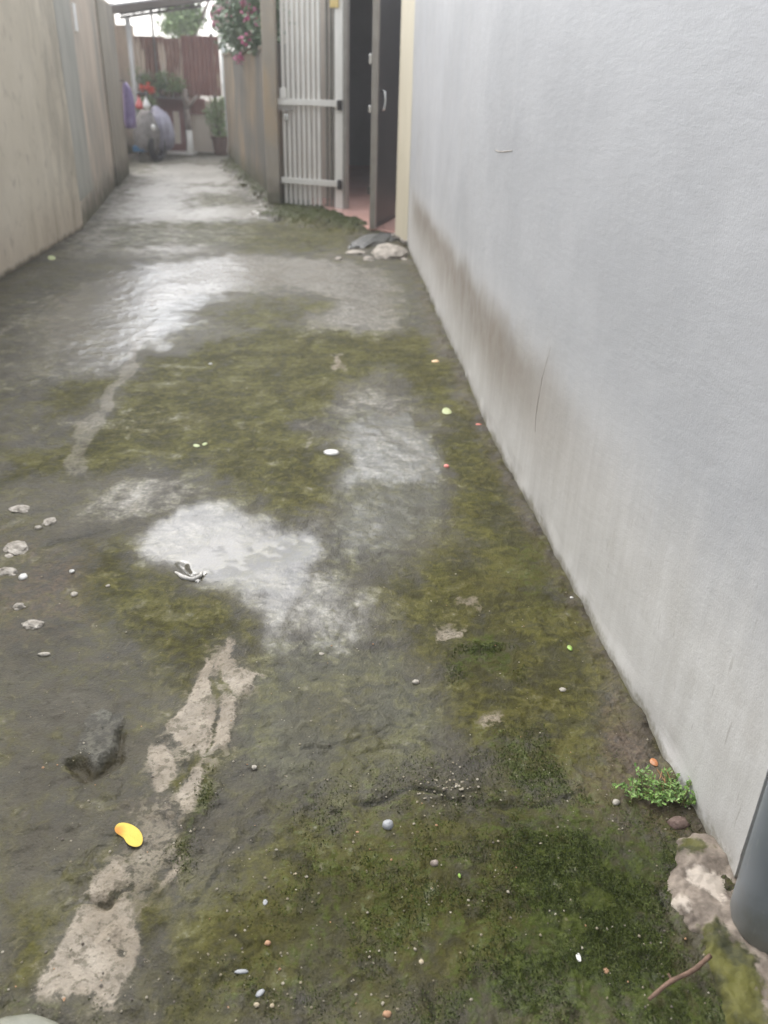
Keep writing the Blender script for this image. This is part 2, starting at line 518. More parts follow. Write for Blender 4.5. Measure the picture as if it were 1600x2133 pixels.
# trowelled grey cement
sh.poly('cement', [(560, 1330), (700, 1320), (830, 1330), (850, 1400), (930, 1520), (900, 1600), (760, 1680), (640, 1690), (540, 1640), (490, 1560), (510, 1460)], 0.06, 1.0)
sh.poly('cement', [(690, 850), (880, 850), (920, 1000), (910, 1110), (840, 1180), (680, 1190), (690, 1000)], 0.06, 0.8)
sh.poly('cement', [(690, 560), (840, 560), (900, 690), (780, 700), (700, 650)], 0.08, 0.6)
sh.poly('dark', [(0, 1380), (160, 1330), (300, 1420), (300, 1580), (260, 1700), (170, 1850), (0, 1880)], 0.10, 0.7)
sh.poly('dark', [(350, 1850), (480, 1750), (640, 1720), (560, 1900), (420, 2133), (300, 2133)], 0.08, 0.45)
sh.poly('dark', [(0, 830), (60, 840), (70, 880), (0, 890)], 0.05, 0.7)
sh.poly('dark', [(220, 405), (290, 410), (270, 440), (230, 445)], 0.1, 0.8)

# cracks, breaks and steps: real relief
sh.line('crack', [(630, 1700), (660, 1688), (760, 1680), (880, 1650), (1010, 1668), (1100, 1668), (1150, 1652), (1210, 1640)], 0.012, 1.0)
sh.line('crack', [(625, 1565), (690, 1560), (760, 1530), (830, 1510)], 0.010, 0.8)
sh.line('crack', [(745, 1580), (800, 1560), (850, 1555)], 0.008, 0.6)
sh.line('crack', [(120, 1888), (160, 1872), (205, 1870), (265, 1852)], 0.009, 1.0)
sh.line('crack', [(155, 1865), (160, 1830), (185, 1800), (210, 1770)], 0.008, 0.6)
sh.line('crack', [(280, 2010), (340, 1920), (400, 1860), (490, 1760)], 0.012, 0.9)
sh.line('crack', [(870, 2035), (885, 2080), (895, 2133)], 0.008, 0.9)
sh.line('crack', [(480, 1545), (500, 1480), (530, 1420)], 0.010, 0.6)
sh.line('crack', [(1375, 1850), (1400, 1910), (1445, 1960), (1480, 2050), (1500, 2133)], 0.010, 0.9)
sh.line('crack', [(640, 505), (690, 525)], 0.04, 0.9)
sh.line('crack', [(90, 1140), (150, 1130), (215, 1105)], 0.02, 0.8)
sh.line('crack', [(200, 1560), (250, 1490), (260, 1470)], 0.012, 0.7)
for k in range(26):
    px, py = random.uniform(420, 1300), random.uniform(1250, 2100)
    a = random.uniform(-.9, .9); l = random.uniform(15, 60)
    sh.line('crack', [(px, py), (px + l * math.cos(a), py + l * .6 * math.sin(a)), (px + 1.7 * l * math.cos(a + .5), py + l * math.sin(a + .4))], 0.006, random.uniform(.25, .6), 'max', 2.0)
sh.line('dark', [(90, 1142), (150, 1132), (215, 1107)], 0.03, 0.9)
sh.line('dark', [(435, 590), (500, 565)], 0.08, 0.9)
sh.poly('pit', [(143, 1598), (165, 1582), (200, 1590), (235, 1575), (245, 1530), (258, 1530), (256, 1585), (225, 1608), (180, 1620), (150, 1618)], 0.010, 1.0)
sh.poly('pit', [(180, 1868), (215, 1850), (240, 1860), (225, 1880)], 0.008, 0.8)
sh.poly('pit', [(385, 1180), (425, 1180), (410, 1200), (395, 1200)], 0.01, 0.7)

sh.poly('lump', [(180, 1515), (192, 1490), (228, 1476), (252, 1496), (246, 1528), (240, 1560), (212, 1588), (184, 1580), (172, 1556)], .014, 1.0)
sh.poly('kerb', [(540, 447), (600, 431), (660, 436), (720, 452), (780, 484), (735, 484), (650, 468), (575, 462)], 0.12, 1.0)
sh.line('kerb', [(484, 338), (507, 362), (545, 395), (583, 432)], 0.22, 0.9)
for nme in ('kerb', 'lump', 'moss', 'green', 'wet', 'puddle', 'pale', 'smooth', 'brown', 'cement', 'dark', 'scrape', 'crack', 'pit', 'light'): sh.get(nme)
M_ = sh.maps
# dirt and damp gather along the foot of both walls
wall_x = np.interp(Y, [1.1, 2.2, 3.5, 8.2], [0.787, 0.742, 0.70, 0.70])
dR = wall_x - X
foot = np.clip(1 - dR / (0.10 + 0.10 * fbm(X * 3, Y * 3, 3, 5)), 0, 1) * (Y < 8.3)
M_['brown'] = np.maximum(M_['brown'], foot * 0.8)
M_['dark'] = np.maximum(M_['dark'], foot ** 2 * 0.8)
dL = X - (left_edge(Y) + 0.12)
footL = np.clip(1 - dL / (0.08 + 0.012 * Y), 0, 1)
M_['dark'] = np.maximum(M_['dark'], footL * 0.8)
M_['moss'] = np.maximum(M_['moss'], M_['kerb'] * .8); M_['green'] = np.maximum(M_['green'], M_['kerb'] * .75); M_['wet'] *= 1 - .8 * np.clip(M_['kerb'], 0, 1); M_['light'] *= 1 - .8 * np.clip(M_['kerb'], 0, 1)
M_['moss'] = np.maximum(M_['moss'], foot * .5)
M_['crack'] *= .5 + .5 * sstep(.36, .60, fbm(X * 15, Y * 15, 4, 97))
M_['wet'] *= 1 - 0.75 * np.clip(M_['green'], 0, 1)
M_['wet'] *= 1 - .62 * np.clip(M_['moss'], 0, 1) * (M_['puddle'] < .2)
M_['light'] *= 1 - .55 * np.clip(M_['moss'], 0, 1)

flat = np.clip(M_['wet'] * 0.55 + M_['puddle'], 0, 1)
lum = (fbm(X * 2.2, Y * 2.0, 4, 21) - .5) * 0.020
med = (fbm(X * 22, Y * 20, 4, 31) - .5) * 0.0075
fin = (fbm(X * 95, Y * 80, 3, 41) - .5) * 0.0022
Z = lum * (1 - .6 * flat) + (med + fin) * (1 - 0.9 * flat) + M_['green'] * (fbm(X * 60, Y * 55, 3, 51) * 0.010) + M_['pale'] * 0.0015 - M_['crack'] * 0.007 * sstep(.35, .6, fbm(X * 30, Y * 30, 3, 91)) - M_['pit'] * 0.022 + M_['kerb'] * (.015 + .075 * fbm(X * 9, Y * 7, 4, 29)) + foot ** 2 * .030 * np.maximum(0, fbm(X * 20, Y * 16, 4, 27) - .3) + M_['lump'] * (.000 + .009 * fbm(X * 38, Y * 38, 4, 23))
near = np.clip((3.0 - Y) / 2.0, 0, 1)
Z += near * np.maximum(0, fbm(X * 45, Y * 40, 2, 61) - 0.62) * 0.028 * (1 - flat)
# slab break: the near corner sits a little lower than the slab behind the crack
Z = Z - M_['puddle'] * 0.003
Z -= 0.02 * sstep(0.82, 1.0, X)

n_r, n_c = Yg.shape
me = bpy.data.meshes.new('alley_pavement')
co = np.stack([X, Y, Z], 1).astype(np.float32)
idx = np.arange(n_r * n_c).reshape(n_r, n_c)
q = np.stack([idx[:-1, :-1], idx[:-1, 1:], idx[1:, 1:], idx[1:, :-1]], -1).reshape(-1, 4)
me.vertices.add(len(co)); me.vertices.foreach_set('co', co.ravel())
me.loops.add(q.size); me.loops.foreach_set('vertex_index', q.ravel().astype(np.int32))
me.polygons.add(len(q)); me.polygons.foreach_set('loop_start', (np.arange(len(q)) * 4).astype(np.int32))
me.update(calc_edges=True)
me.polygons.foreach_set('use_smooth', np.ones(len(q), bool))
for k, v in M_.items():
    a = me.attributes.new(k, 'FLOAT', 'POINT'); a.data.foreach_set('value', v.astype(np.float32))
pave = bpy.data.objects.new('alley_pavement', me)
COL.objects.link(pave)
tag(pave, 'wet mossy concrete pavement of the narrow alley', None, None, 'structure')

def gz(x, y):
    i = min(max(int(np.searchsorted(ys, y)), 0), n_r - 1)
    j = int(np.argmin(np.abs(Xg[i] - x)))
    return float(co[i * n_c + j][2])

def gp(px, py, up=0.0):
    p = at(px, py); p.z = gz(p.x, p.y) + up
    return p

# ---- pavement material
N = NT('mossy_concrete')
nA = N.noise(2.3, 8, 0.62); nB = N.noise(13, 8, 0.66); nC = N.noise(62, 6, 0.62); nD = N.noise(300, 3, 0.6)
nG = N.noise(150, 4, .7); nE = N.noise(5.5, 7, 0.62, None, .6); nF = N.noise(27, 6, .65, None, .8)
spk = N.voro(150); spk2 = N.voro(75)
def cen(v, k): return N.mul(N.add(v, -0.5), k)
def edge(name, k1=1.3, k2=0.8, lo=0.30, hi=0.74, k3=.5, nz=None):
    s = N.add(N.attr(name), N.add(cen(nz or nB, k1), N.add(cen(nC, k2), cen(nE, k3))))
    return N.step(s, lo, hi)
aw = N.attr('wet'); apud = N.attr('puddle')
base = N.mix(N.step(N.add(N.mul(nA, .6), N.mul(nB, .5)), .40, .70), (.029, .0268, .0175), (.094, .087, .062))
base = N.mix(N.step(nC, .34, .66), N.mix(.30, base, (.014, .013, .010)), base)
base = N.mix(N.mul(N.step(nF, .56, .68), .45), base, (.12, .11, .094))
base = N.mix(N.mul(N.step(nG, .54, .70), .32), base, (.125, .114, .085))
base = N.mix(N.mul(N.step(nG, .44, .32), .35), base, (.012, .010, .008))
base = N.mix(N.mul(N.step(nD, .57, .72), .30), base, (.145, .135, .11))
base = N.mix(N.mul(edge('cement'), .7), base, N.mix(N.step(nF, .32, .68), (.040, .042, .026), (.100, .102, .074)))
base = N.mix(N.mul(edge('smooth', 1.2, .8), .5), base, N.mix(nB, (.060, .053, .045), (.105, .092, .082)))
base = N.mix(N.mul(edge('brown'), .75), base, N.mix(N.step(nC, .3, .68), (.030, .021, .014), (.115, .085, .062)))
base = N.mix(N.mul(edge('dark', 1.3, 1.0), .6), base, N.mix(nC, (.012, .011, .008), (.045, .040, .032)))
# algae: a thin olive film; faint blotches of it everywhere
mossm = edge('moss', 1.4, .45, .10, .98, 1.1)
blotch = N.mul(N.step(N.add(N.mul(nE, .6), N.add(N.mul(nF, .4), N.mul(nB, .2))), .50, .78), .75)
mosscol = N.mix(N.step(N.add(cen(nE, 1.0), nF), .32, .70), (.037, .0375, .007), (.101, .098, .020))
mosscol = N.mix(N.step(nC, .36, .66), N.mix(.25, mosscol, (.018, .020, .003)), mosscol)
mosscol = N.mix(N.mul(N.step(nD, .60, .72), .2), mosscol, (.10, .09, .045))
mm_ = N.math('MAXIMUM', mossm, blotch)
base = N.mix(N.mul(mm_, .84), base, mosscol)
gm = edge('green', 1.9, 1.5, .34, .80, .9, nF)
gcol = N.mix(N.step(nC, .32, .68), (.009, .0165, .002), (.044, .064, .009))
gcol = N.mix(N.mul(N.step(nF, .55, .70), .5), gcol, (.062, .072, .014))
gcol = N.mix(N.mul(N.step(nD, .56, .7), .4), gcol, (.075, .075, .03))
base = N.mix(N.mul(gm, .85), base, gcol)
pm = N.mul(edge('pale', 1.5, 1.3, .20, .62, .5, nF), .93)
pcol = N.mix(N.step(nB, .3, .7), (.215, .19, .155), (.335, .302, .255))
pcol = N.mix(N.mul(N.step(N.add(cen(nC, 1.), nF), .50, .66), .75), pcol, (.085, .075, .052))
pcol = N.mix(N.mul(N.step(nD, .5, .7), .3), pcol, (.33, .29, .25))
base = N.mix(pm, base, pcol)
base = N.mix(N.mul(edge('scrape', 1.9, 1.4, .35, 1.05, .8), .62), base, (.20, .19, .165))
crk = N.step(N.add(N.attr('crack'), N.add(cen(nC, 1.2), cen(nF, 1.4))), .45, 1.0)
base = N.mix(N.mul(crk, .75), base, (.012, .012, .006))
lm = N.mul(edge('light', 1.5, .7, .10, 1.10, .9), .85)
base = N.mix(lm, base, N.mix(N.step(N.add(cen(nC, 1.), nF), .34, .66), (.18, .172, .15), (.33, .32, .29)))  # pale cement tone that doubles as painted sky sheen
base = N.mix(N.mul(N.step(N.attr('pit'), .3, .8), .9), base, N.mix(nC, (.020, .017, .006), (.048, .040, .017)))
base = N.mix(N.mul(N.step(N.attr('lump'), .25, .7), .75), base, N.mix(N.step(N.add(cen(nC, 1.2), nF), .38, .68), (.050, .050, .043), (.12, .12, .105)))
# embedded pale aggregate and small dark holes
ag = N.mul(N.step(spk, .15, .07), N.step(N.noise(21, 2), .50, .60))
base = N.mix(N.mul(ag, .6), base, (.21, .195, .155))
hol = N.mul(N.step(spk2, .13, .05), N.step(N.noise(17, 2), .52, .60))
base = N.mix(N.mul(hol, .7), base, (.010, .009, .006))
# uneven grime over everything: soot, silt and old tyre dirt
gr1 = N.step(N.add(cen(N.noise(3.6, 8, .68, None, 1.0), 1.0), N.add(cen(nF, .5), .5)), .36, .66)
gr2 = N.step(N.add(nB, cen(nC, .6)), .34, .62)
base = N.mix(1.0, base, N.mix(gr1, (.76, .72, .65), (1.0, .985, .95)), 'MULTIPLY')
base = N.mix(N.mul(N.math('SUBTRACT', 1.0, gr2), .25), base, N.mix(1.0, base, (.45, .43, .38), 'MULTIPLY'))
wetm = N.step(N.add(aw, N.add(cen(nB, .9), N.add(cen(nE, 1.0), cen(nC, .25)))), .06, 1.05)
dk = N.mix(N.mul(wetm, .35), base, N.mix(1.0, base, (.5, .5, .51), 'MULTIPLY'))
N.set('Base Color', dk)
N.set('Roughness', N.lin(N.add(N.mul(nC, .5), N.mul(nB, .5)), .3, .7, .50, .80))
N.set('Specular IOR Level', N.lin(mm_, 0, 1, .32, .10))
hgt = N.add(N.mul(nC, .5), N.add(N.mul(nG, .20), N.add(N.mul(nF, .9), N.mul(spk, .25))))
hgt = N.add(hgt, N.mul(hol, -.5))
N.set('Normal', N.bump(hgt, N.lin(wetm, 0, 1, .80, .45), .008))
damp = N.mul(N.mul(N.step(nE, .35, .75), .12), N.math('SUBTRACT', 1.0, mm_))
N.set('Coat Weight', N.math('MAXIMUM', N.math('MAXIMUM', wetm, N.step(apud, .3, .7)), damp))
N.set('Coat IOR', 1.62)
pudm = N.step(N.add(apud, cen(nF, .45)), .30, .62)
ysep = N.n('ShaderNodeSeparateXYZ'); N.put(ysep.inputs[0], N.pos)
N.set('Coat Roughness', N.lin(pudm, 0, 1, N.lin(N.step(ysep.outputs[1], 6.5, 9.5), 0, 1, .16, .40), .02))
wob = N.bump(N.add(N.mul(nC, .7), N.add(N.mul(nD, .22), N.mul(nF, .5))), N.lin(N.math('MAXIMUM', pudm, N.mul(wetm, .5)), 0, 1, .48, .012), .006)
N.t.links.new(wob, N.p.inputs['Coat Normal'])
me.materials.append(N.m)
pave_mat = N.m
# ------------------------------------------------------------------ base ground far around
g = MB()
g.quad((-150, -150, -.06), (150, -150, -.06), (150, 150, -.06), (-150, 150, -.06))
tag(g.build('ground', simple('bare_earth', (.09, .075, .055), (.15, .13, .10), 3, .9)), 'bare earth ground around the alley', None, None, 'structure')

# ------------------------------------------------------------------ materials
N = NT('painted_render')
gzv = N.n('ShaderNodeSeparateXYZ'); N.put(gzv.inputs[0], N.pos)
yv, zv = gzv.outputs[1], gzv.outputs[2]
n1 = N.noise(1.4, 6, .6); n2 = N.noise(9, 6, .6); n3 = N.noise(240, 3, .6); n4 = N.noise(75, 4, .6)
st = N.noise(3.2, 6, .62, N.scale((1, 2.6, .22)))
st2 = N.noise(11, 5, .6, N.scale((1, 2.2, .16)))
col = N.mix(N.step(n1, .3, .7), (.335, .342, .355), (.395, .402, .415))
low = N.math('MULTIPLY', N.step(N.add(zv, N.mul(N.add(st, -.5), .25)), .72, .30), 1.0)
col = N.mix(N.mul(low, .75), col, N.mix(N.step(N.add(N.mul(st2, .5), N.mul(n2, .5)), .36, .66), (.47, .458, .432), (.57, .562, .54)))  # lower wall paler in colour: dust, and evening out the sky light above
# scuffed brown tide band about knee height, stronger towards the gate
bz = N.add(zv, N.add(N.mul(N.add(st, -.5), .07), N.mul(N.add(N.noise(2.6, 4, .6), -.5), .20)))
band = N.mul(N.step(bz, .60, .44), N.step(bz, .06, .42))
far = N.mul(N.step(yv, 1.5, 3.6), N.step(yv, 8.2, 7.2))
band = N.mul(N.mul(band, far), N.lin(n2, .3, .7, .75, 1.0))
col = N.mix(N.mul(band, .80), col, N.mix(n2, (.118, .086, .054), (.152, .115, .078)))
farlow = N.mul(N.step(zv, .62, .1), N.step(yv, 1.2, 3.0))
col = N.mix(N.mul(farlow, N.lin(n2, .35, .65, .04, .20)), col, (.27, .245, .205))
far2 = N.mul(N.step(yv, 3.0, 7.5), N.step(st, .40, .70))
col = N.mix(N.mul(far2, .30), col, (.33, .31, .28))
wash = N.mul(N.step(st2, .56, .70), N.step(yv, 2.0, 4.5))
col = N.mix(N.mul(wash, .12), col, (.62, .61, .59))
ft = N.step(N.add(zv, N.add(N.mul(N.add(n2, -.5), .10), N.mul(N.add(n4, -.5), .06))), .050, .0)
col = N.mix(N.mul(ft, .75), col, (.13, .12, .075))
sc = N.mul(N.step(N.noise(26, 2, .5, N.scale((1, 3.0, .45))), .69, .74), N.step(zv, .9, .1))
col = N.mix(N.mul(sc, .45), col, (.22, .20, .18))
col = N.mix(N.mul(N.step(N.voro(38), .10, .05), N.mul(N.step(n2, .55, .62), .35)), col, (.25, .24, .22))
N.set('Base Color', col)
N.set('Roughness', N.lin(n2, .3, .7, .45, .62)); N.set('Specular IOR Level', .4)
hb = N.add(N.mul(n3, .35), N.add(N.mul(n4, .25), N.mul(n2, .6)))
hb = N.add(hb, N.mul(N.noise(18, 5, .6, N.scale((1, .5, 1.6))), .9))
N.set('Normal', N.bump(hb, .34, .005))
M_grey = N.m

N = NT('old_beige_render')
zv = N.n('ShaderNodeSeparateXYZ'); N.put(zv.inputs[0], N.pos); yv, zv = zv.outputs[1], zv.outputs[2]
n1 = N.noise(.9, 7, .62); n2 = N.noise(7, 7, .62); n3 = N.noise(120, 4)
st = N.noise(1.1, 6, .6, N.scale((1, 1, .55))); st2 = N.noise(6, 6, .62, N.scale((1, 1.2, .30)))
col = N.mix(N.step(n1, .3, .7), (.53, .475, .375), (.62, .56, .455))
col = N.mix(N.mul(N.step(n2, .52, .72), .40), col, (.30, .26, .205))
col = N.mix(N.mul(N.step(N.add(N.mul(n1, .6), N.mul(n2, .4)), .54, .66), .30), col, (.34, .30, .245))
sm = N.mul(N.step(yv, 7.4, 8.7), N.step(st2, .40, .62))
col = N.mix(N.mul(sm, .45), col, (.25, .22, .175))
col = N.mix(N.mul(N.step(st, .5, .72), .35), col, (.26, .235, .20))
dr = N.mul(N.step(st2, .44, .70), N.step(N.add(zv, N.mul(N.add(n1, -.5), .6)), .60, .0))
col = N.mix(N.mul(dr, .40), col, (.25, .205, .13))
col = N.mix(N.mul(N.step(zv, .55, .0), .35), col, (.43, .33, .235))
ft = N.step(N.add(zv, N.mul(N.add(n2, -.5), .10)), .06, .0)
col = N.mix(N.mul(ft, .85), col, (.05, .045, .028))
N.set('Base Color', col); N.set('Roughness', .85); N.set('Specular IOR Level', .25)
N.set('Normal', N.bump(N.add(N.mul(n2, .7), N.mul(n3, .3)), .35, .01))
M_beige = N.m

def streaky(name, a, b, c, dirt, sy=(1, 1, 1)):
    N = NT(name)
    z = N.n('ShaderNodeSeparateXYZ'); N.put(z.inputs[0], N.pos); zv = z.outputs[2]
    n2 = N.noise(6, 7, .62)
    st = N.noise(1.5, 5, .6, N.scale((.8, .8, .42))); st2 = N.noise(2.6, 7, .68, N.scale((1, 1, .30)))
    col = N.mix(N.step(st, .40, .60), a, b)
    col = N.mix(N.mul(N.step(st2, .42, .66), .75), col, c)
    col = N.mix(N.mul(N.step(N.noise(4, 6, .65, N.scale((1, 1, .30))), .56, .74), .55), col, dirt)
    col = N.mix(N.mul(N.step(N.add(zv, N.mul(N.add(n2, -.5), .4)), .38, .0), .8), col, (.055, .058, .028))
    N.set('Base Color', col); N.set('Roughness', .9); N.set('Specular IOR Level', .2)
    N.set('Normal', N.bump(n2, .4, .01))
    return N.m

M_left2 = streaky('weathered_render', (.62, .53, .435), (.40, .365, .31), (.54, .455, .37), (.19, .165, .13))
M_far = streaky('damp_concrete', (.15, .14, .12), (.25, .195, .13), (.115, .11, .095), (.06, .056, .045))
M_cream = simple('cream_paint', (.54, .49, .37), (.60, .545, .42), 3, .55, .15, 40, streak=(1, 1, .3))
M_pillar = simple('grey_plaster', (.45, .41, .355), (.55, .49, .41), 4, .8, .3, 50, streak=(1, 1, .3))
M_galv = simple('grey_painted_steel', (.72, .70, .64), (.80, .78, .72), 9, .42, .08, 80, streak=(1, 1, .3))
M_galv_dk = simple('dark_old_steel', (.16, .15, .125), (.21, .20, .17), 9, .5, .08, 80)  # darker steel for the narrow bars at the back
M_dark = simple('charcoal_paint', (.022, .021, .020), (.034, .032, .030), 4, .42, .05, 60)
M_stile = simple('taupe_steel', (.235, .215, .185), (.28, .26, .225), 7, .5, .05, 60)
M_chrome = simple('bright_metal', (.72, .72, .70), (.78, .78, .76), 5, .22, 0, metal=.85)
M_black = simple('dark_hinge', (.03, .028, .025), (.05, .045, .04), 20, .6, .1)
M_tile = simple('red_tile', (.62, .37, .31), (.68, .43, .365), 2, .22, .03, 30)
M_grout = simple('tile_bed', (.16, .09, .07), (.2, .12, .09), 10, .8)
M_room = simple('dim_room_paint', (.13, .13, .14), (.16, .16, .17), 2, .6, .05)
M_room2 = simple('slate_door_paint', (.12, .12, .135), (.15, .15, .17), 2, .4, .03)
M_plaster = simple('old_mortar', (.22, .20, .17), (.36, .325, .28), 18, .85, .8, 60)
M_slate = simple('wet_cement_chunk', (.045, .047, .045), (.13, .13, .122), 34, .40, .9, 90)
N = NT('grey_pvc')
zs_ = N.n('ShaderNodeSeparateXYZ'); N.put(zs_.inputs[0], N.pos)
nb_ = N.noise(9, 6, .65); nf_ = N.noise(60, 4, .6, N.scale((1, 1, .25)))
c_ = N.mix(N.step(nb_, .3, .7), (.150, .170, .190), (.185, .205, .225))
c_ = N.mix(N.mul(N.step(nf_, .60, .70), .35), c_, (.30, .31, .31))
c_ = N.mix(N.mul(N.step(N.add(zs_.outputs[2], N.mul(N.add(nb_, -.5), .30)), .16, .0), .7), c_, (.10, .092, .062))
N.set('Base Color', c_); N.set('Roughness', N.lin(nb_, .3, .7, .32, .55)); N.set('Normal', N.bump(nb_, .05, .004))
M_pvc = N.m
M_bark = simple('brown_bark', (.085, .05, .032), (.165, .10, .07), 60, .8, .5, 120, streak=(1, 1, 1))
M_white = simple('white_plastic', (.78, .77, .74), (.84, .83, .80), 6, .35, 0)
M_lime = simple('lime_wash', (.72, .70, .64), (.8, .78, .72), 9, .8, .3)
M_leaf = leafmat('weed_leaf', (.075, .16, .03), (.19, .31, .075))
M_stem = simple('green_stem', (.10, .12, .04), (.16, .13, .05), 40, .6, 0)
M_treeleaf = leafmat('tree_leaf', (.10, .17, .045), (.24, .34, .12))
M_bougleaf = leafmat('vine_leaf', (.07, .12, .055), (.19, .26, .15))
M_potleaf = leafmat('pot_leaf', (.15, .22, .09), (.32, .40, .19))
M_pink = leafmat('pink_bract', (.55, .10, .24), (.75, .24, .42))
M_redfl = leafmat('red_petal', (.60, .06, .04), (.72, .16, .10))
M_clay = simple('dark_clay', (.10, .062, .048), (.16, .10, .075), 12, .7)

# ------------------------------------------------------------------ right: the grey house
house = empty('house', (0, 0, 0))
tag(house, 'house with pale blue grey rendered side wall along the alley', 'house')
# wall face as a grid so that its foot can follow the slab and its surface is not dead flat
yy = np.linspace(1.10, 8.10, 281); zz = np.linspace(-0.05, 2.6, 107)
b = MB()
for y in yy:
    for z in zz:
        a1 = np.array([y * 1.1]); b1 = np.array([z * 1.1])
        x = float(np.interp(y, [1.1, 2.2, 3.5, 8.2], [0.787, 0.742, 0.70, 0.70])) + float((fbm(a1, b1, 3, 77)[0] - .5) * .016)
        if z < .05: x += float((vnoise(np.array([y * 14.]), np.array([z * 30.]), 5)[0] - .5) * .012)
        b.v.append((x, float(y), float(z)))
nz = len(zz)
for i in range(len(yy) - 1):
    for j in range(nz - 1):
        b.f.append((i * nz + j, i * nz + j + 1, (i + 1) * nz + j + 1, (i + 1) * nz + j))
# body behind the face
b.prism([(.83, 1.115), (1.0, 1.115), (1.0, 8.085), (.75, 8.085)], -.05, 2.59)
b.quad((.787, 1.1, -.05), (1.0, 1.1, -.05), (1.0, 1.1, 2.6), (.787, 1.1, 2.6))
b.quad((.70, 8.1, -.05), (.70, 8.1, 2.6), (1.0, 8.1, 2.6), (1.0, 8.1, -.05))
b.quad((.70, 8.1, 2.6), (.787, 1.1, 2.6), (1.0, 1.1, 2.6), (1.0, 8.1, 2.6))
o = b.build('wall', M_grey, house, smooth=True, fix=False)
b = MB().box(.995, 1.15, -4, 1.09, -.05, 2.6)
b.build('recessed_wall', M_grey, house)
b = MB().box(.98, 3.4, -4, 8.1, 2.602, 2.7)
b.build('roof_slab', M_pillar, house)
b = MB()
rb = random.Random(3)
poly = [(.613, 8.53), (.704, 8.105), (1.0, 8.103), (1.0, 8.56)]
k0 = len(b.v)
b.prism(poly, .035, 2.6)
b.build('corner_pier', M_cream, house, bevel=.008)
# broken foot of the pier
b = MB()
for k in range(6):
    t = k / 5
    b.blob((.615 + .09 * t + .012, 8.52 - .40 * t + .02, .02 + .012 * rb.random()), (.035, .05, .03), 1, .3, rb.random() * 3, k)
b.build('broken_pier_foot', M_plaster, house, smooth=False)
# hairline crack, scuffs: thin relief on the wall face
def wallmark(name, px, wd, m, out=.0015):
    pts = []
    for p in px:
        q = on_x(p[0], p[1], .72)
        x = float(np.interp(q.y, [1.1, 2.2, 3.5, 8.2], [0.787, 0.742, 0.70, 0.70]))
        q = on_x(p[0], p[1], x)
        q.x = x + float((fbm(np.array([q.y * 1.1]), np.array([q.z * 1.1]), 3, 77)[0] - .5) * .016)
        pts.append(q)
    t = MB(); t.tube(pts, [wd * random.uniform(.5, 1.1) for _ in pts], 5)
    return t.build(name, m, house)
M_mark = simple('scuff_brown', (.24, .21, .18), (.30, .27, .24), 50, .8, 0)
wallmark('hairline_crack', [(1146, 722), (1140, 745), (1134, 765), (1128, 790), (1124, 815), (1119, 845), (1116, 872), (1115, 900)], .0022, M_mark)
wallmark('scuff_mark', [(1033, 313), (1040, 316), (1052, 316), (1068, 314)], .0035, M_mark)
wallmark('scuff_mark', [(1473, 1498), (1470, 1515), (1467, 1535)], .0011, M_mark)
wallmark('scuff_mark', [(1342, 1385), (1338, 1410), (1335, 1432)], .0010, M_mark)
wallmark('scuff_mark', [(1180, 1165), (1174, 1190), (1172, 1210)], .0010, M_mark)

# ------------------------------------------------------------------ downpipe at the near corner of the grey wall
pipe = empty('drainpipe', (.822, 1.0, 0))
tag(pipe, 'thick grey plastic drainpipe at the near end of the grey wall', 'pipe')
r_o, r_i = .0815, .0745
rings = []
def circ(r, z, n=48): return [(r * math.cos(2 * math.pi * k / n), r * math.sin(2 * math.pi * k / n), z) for k in range(n)]
b = MB(); b.rings([circ(r_i, .30), circ(r_i, .02), circ(r_i + .002, .014), circ(r_o - .001, .014), circ(r_o, .018), circ(r_o, 2.55)], cap=False)
b.build('tube', M_pvc, pipe, smooth=True)
b = MB(); b.rings([circ(r_o + .001, 2.2), circ(r_o + .006, 2.2), circ(r_o + .006, 2.3), circ(r_o + .001, 2.3)], cap=False)
b.build('bracket', M_galv, pipe, smooth=False)

# ------------------------------------------------------------------ left walls
lw = MB()
yy = np.linspace(-4, 8.81, 90); zz = np.linspace(-.06, 2.3, 32)
for y in yy:
    for z in zz:
        lw.v.append((-2.45 + float((fbm(np.array([y * .9]), np.array([z * .9]), 3, 88)[0] - .5) * .02), float(y), float(z)))
nz = len(zz)
for i in range(len(yy) - 1):
    for j in range(nz - 1):
        lw.f.append((i * nz + j, (i + 1) * nz + j, (i + 1) * nz + j + 1, i * nz + j + 1))
lw.prism([(-2.49, -4), (-2.49, 8.80), (-2.72, 8.80), (-2.72, -4)], -.06, 2.29)
lw.quad((-2.45, 8.81, -.06), (-2.72, 8.81, -.06), (-2.72, 8.81, 2.3), (-2.45, 8.81, 2.3))
lw.quad((-2.45, -4, 2.3), (-2.45, 8.81, 2.3), (-2.72, 8.81, 2.3), (-2.72, -4, 2.3))
o = lw.build('boundary_wall', M_beige, None, smooth=False, fix=False)
tag(o, 'near beige rendered wall on the left side of the alley', 'wall')

lw2 = empty('boundary_wall', (-2.5, 8.83, 0))
tag(lw2, 'streaked weathered wall on the left, farther on past the beige wall', 'wall')
def lx(y): return -2.451 - .1285 * (y - 8.81)
b = MB(); b.prism([(lx(8.82) - .012, 8.82), (lx(14.0) - .012, 14.0), (lx(14.0) - .2, 14.0), (lx(8.82) - .2, 8.82)], -.06, 2.25)
o = b.build('wall', M_left2, lw2); o.location = (2.5, -8.83, 0)
M_patch = streaky('grey_cement_strip', (.36, .355, .315), (.43, .415, .365), (.33, .32, .28), (.24, .225, .19))
b = MB(); b.prism([(lx(8.84), 8.84), (lx(9.9) - .002, 9.9), (lx(9.9) - .010, 9.9), (lx(8.84) - .010, 8.84)], .25, 2.2)
o = b.build('cement_strip', M_patch, lw2); o.location = (2.5, -8.83, 0)
b = MB(); b.box(-.012, .003, 0, .10, 1.75, 2.0, Matrix.Translation((lx(10.1), 10.1, 0)))
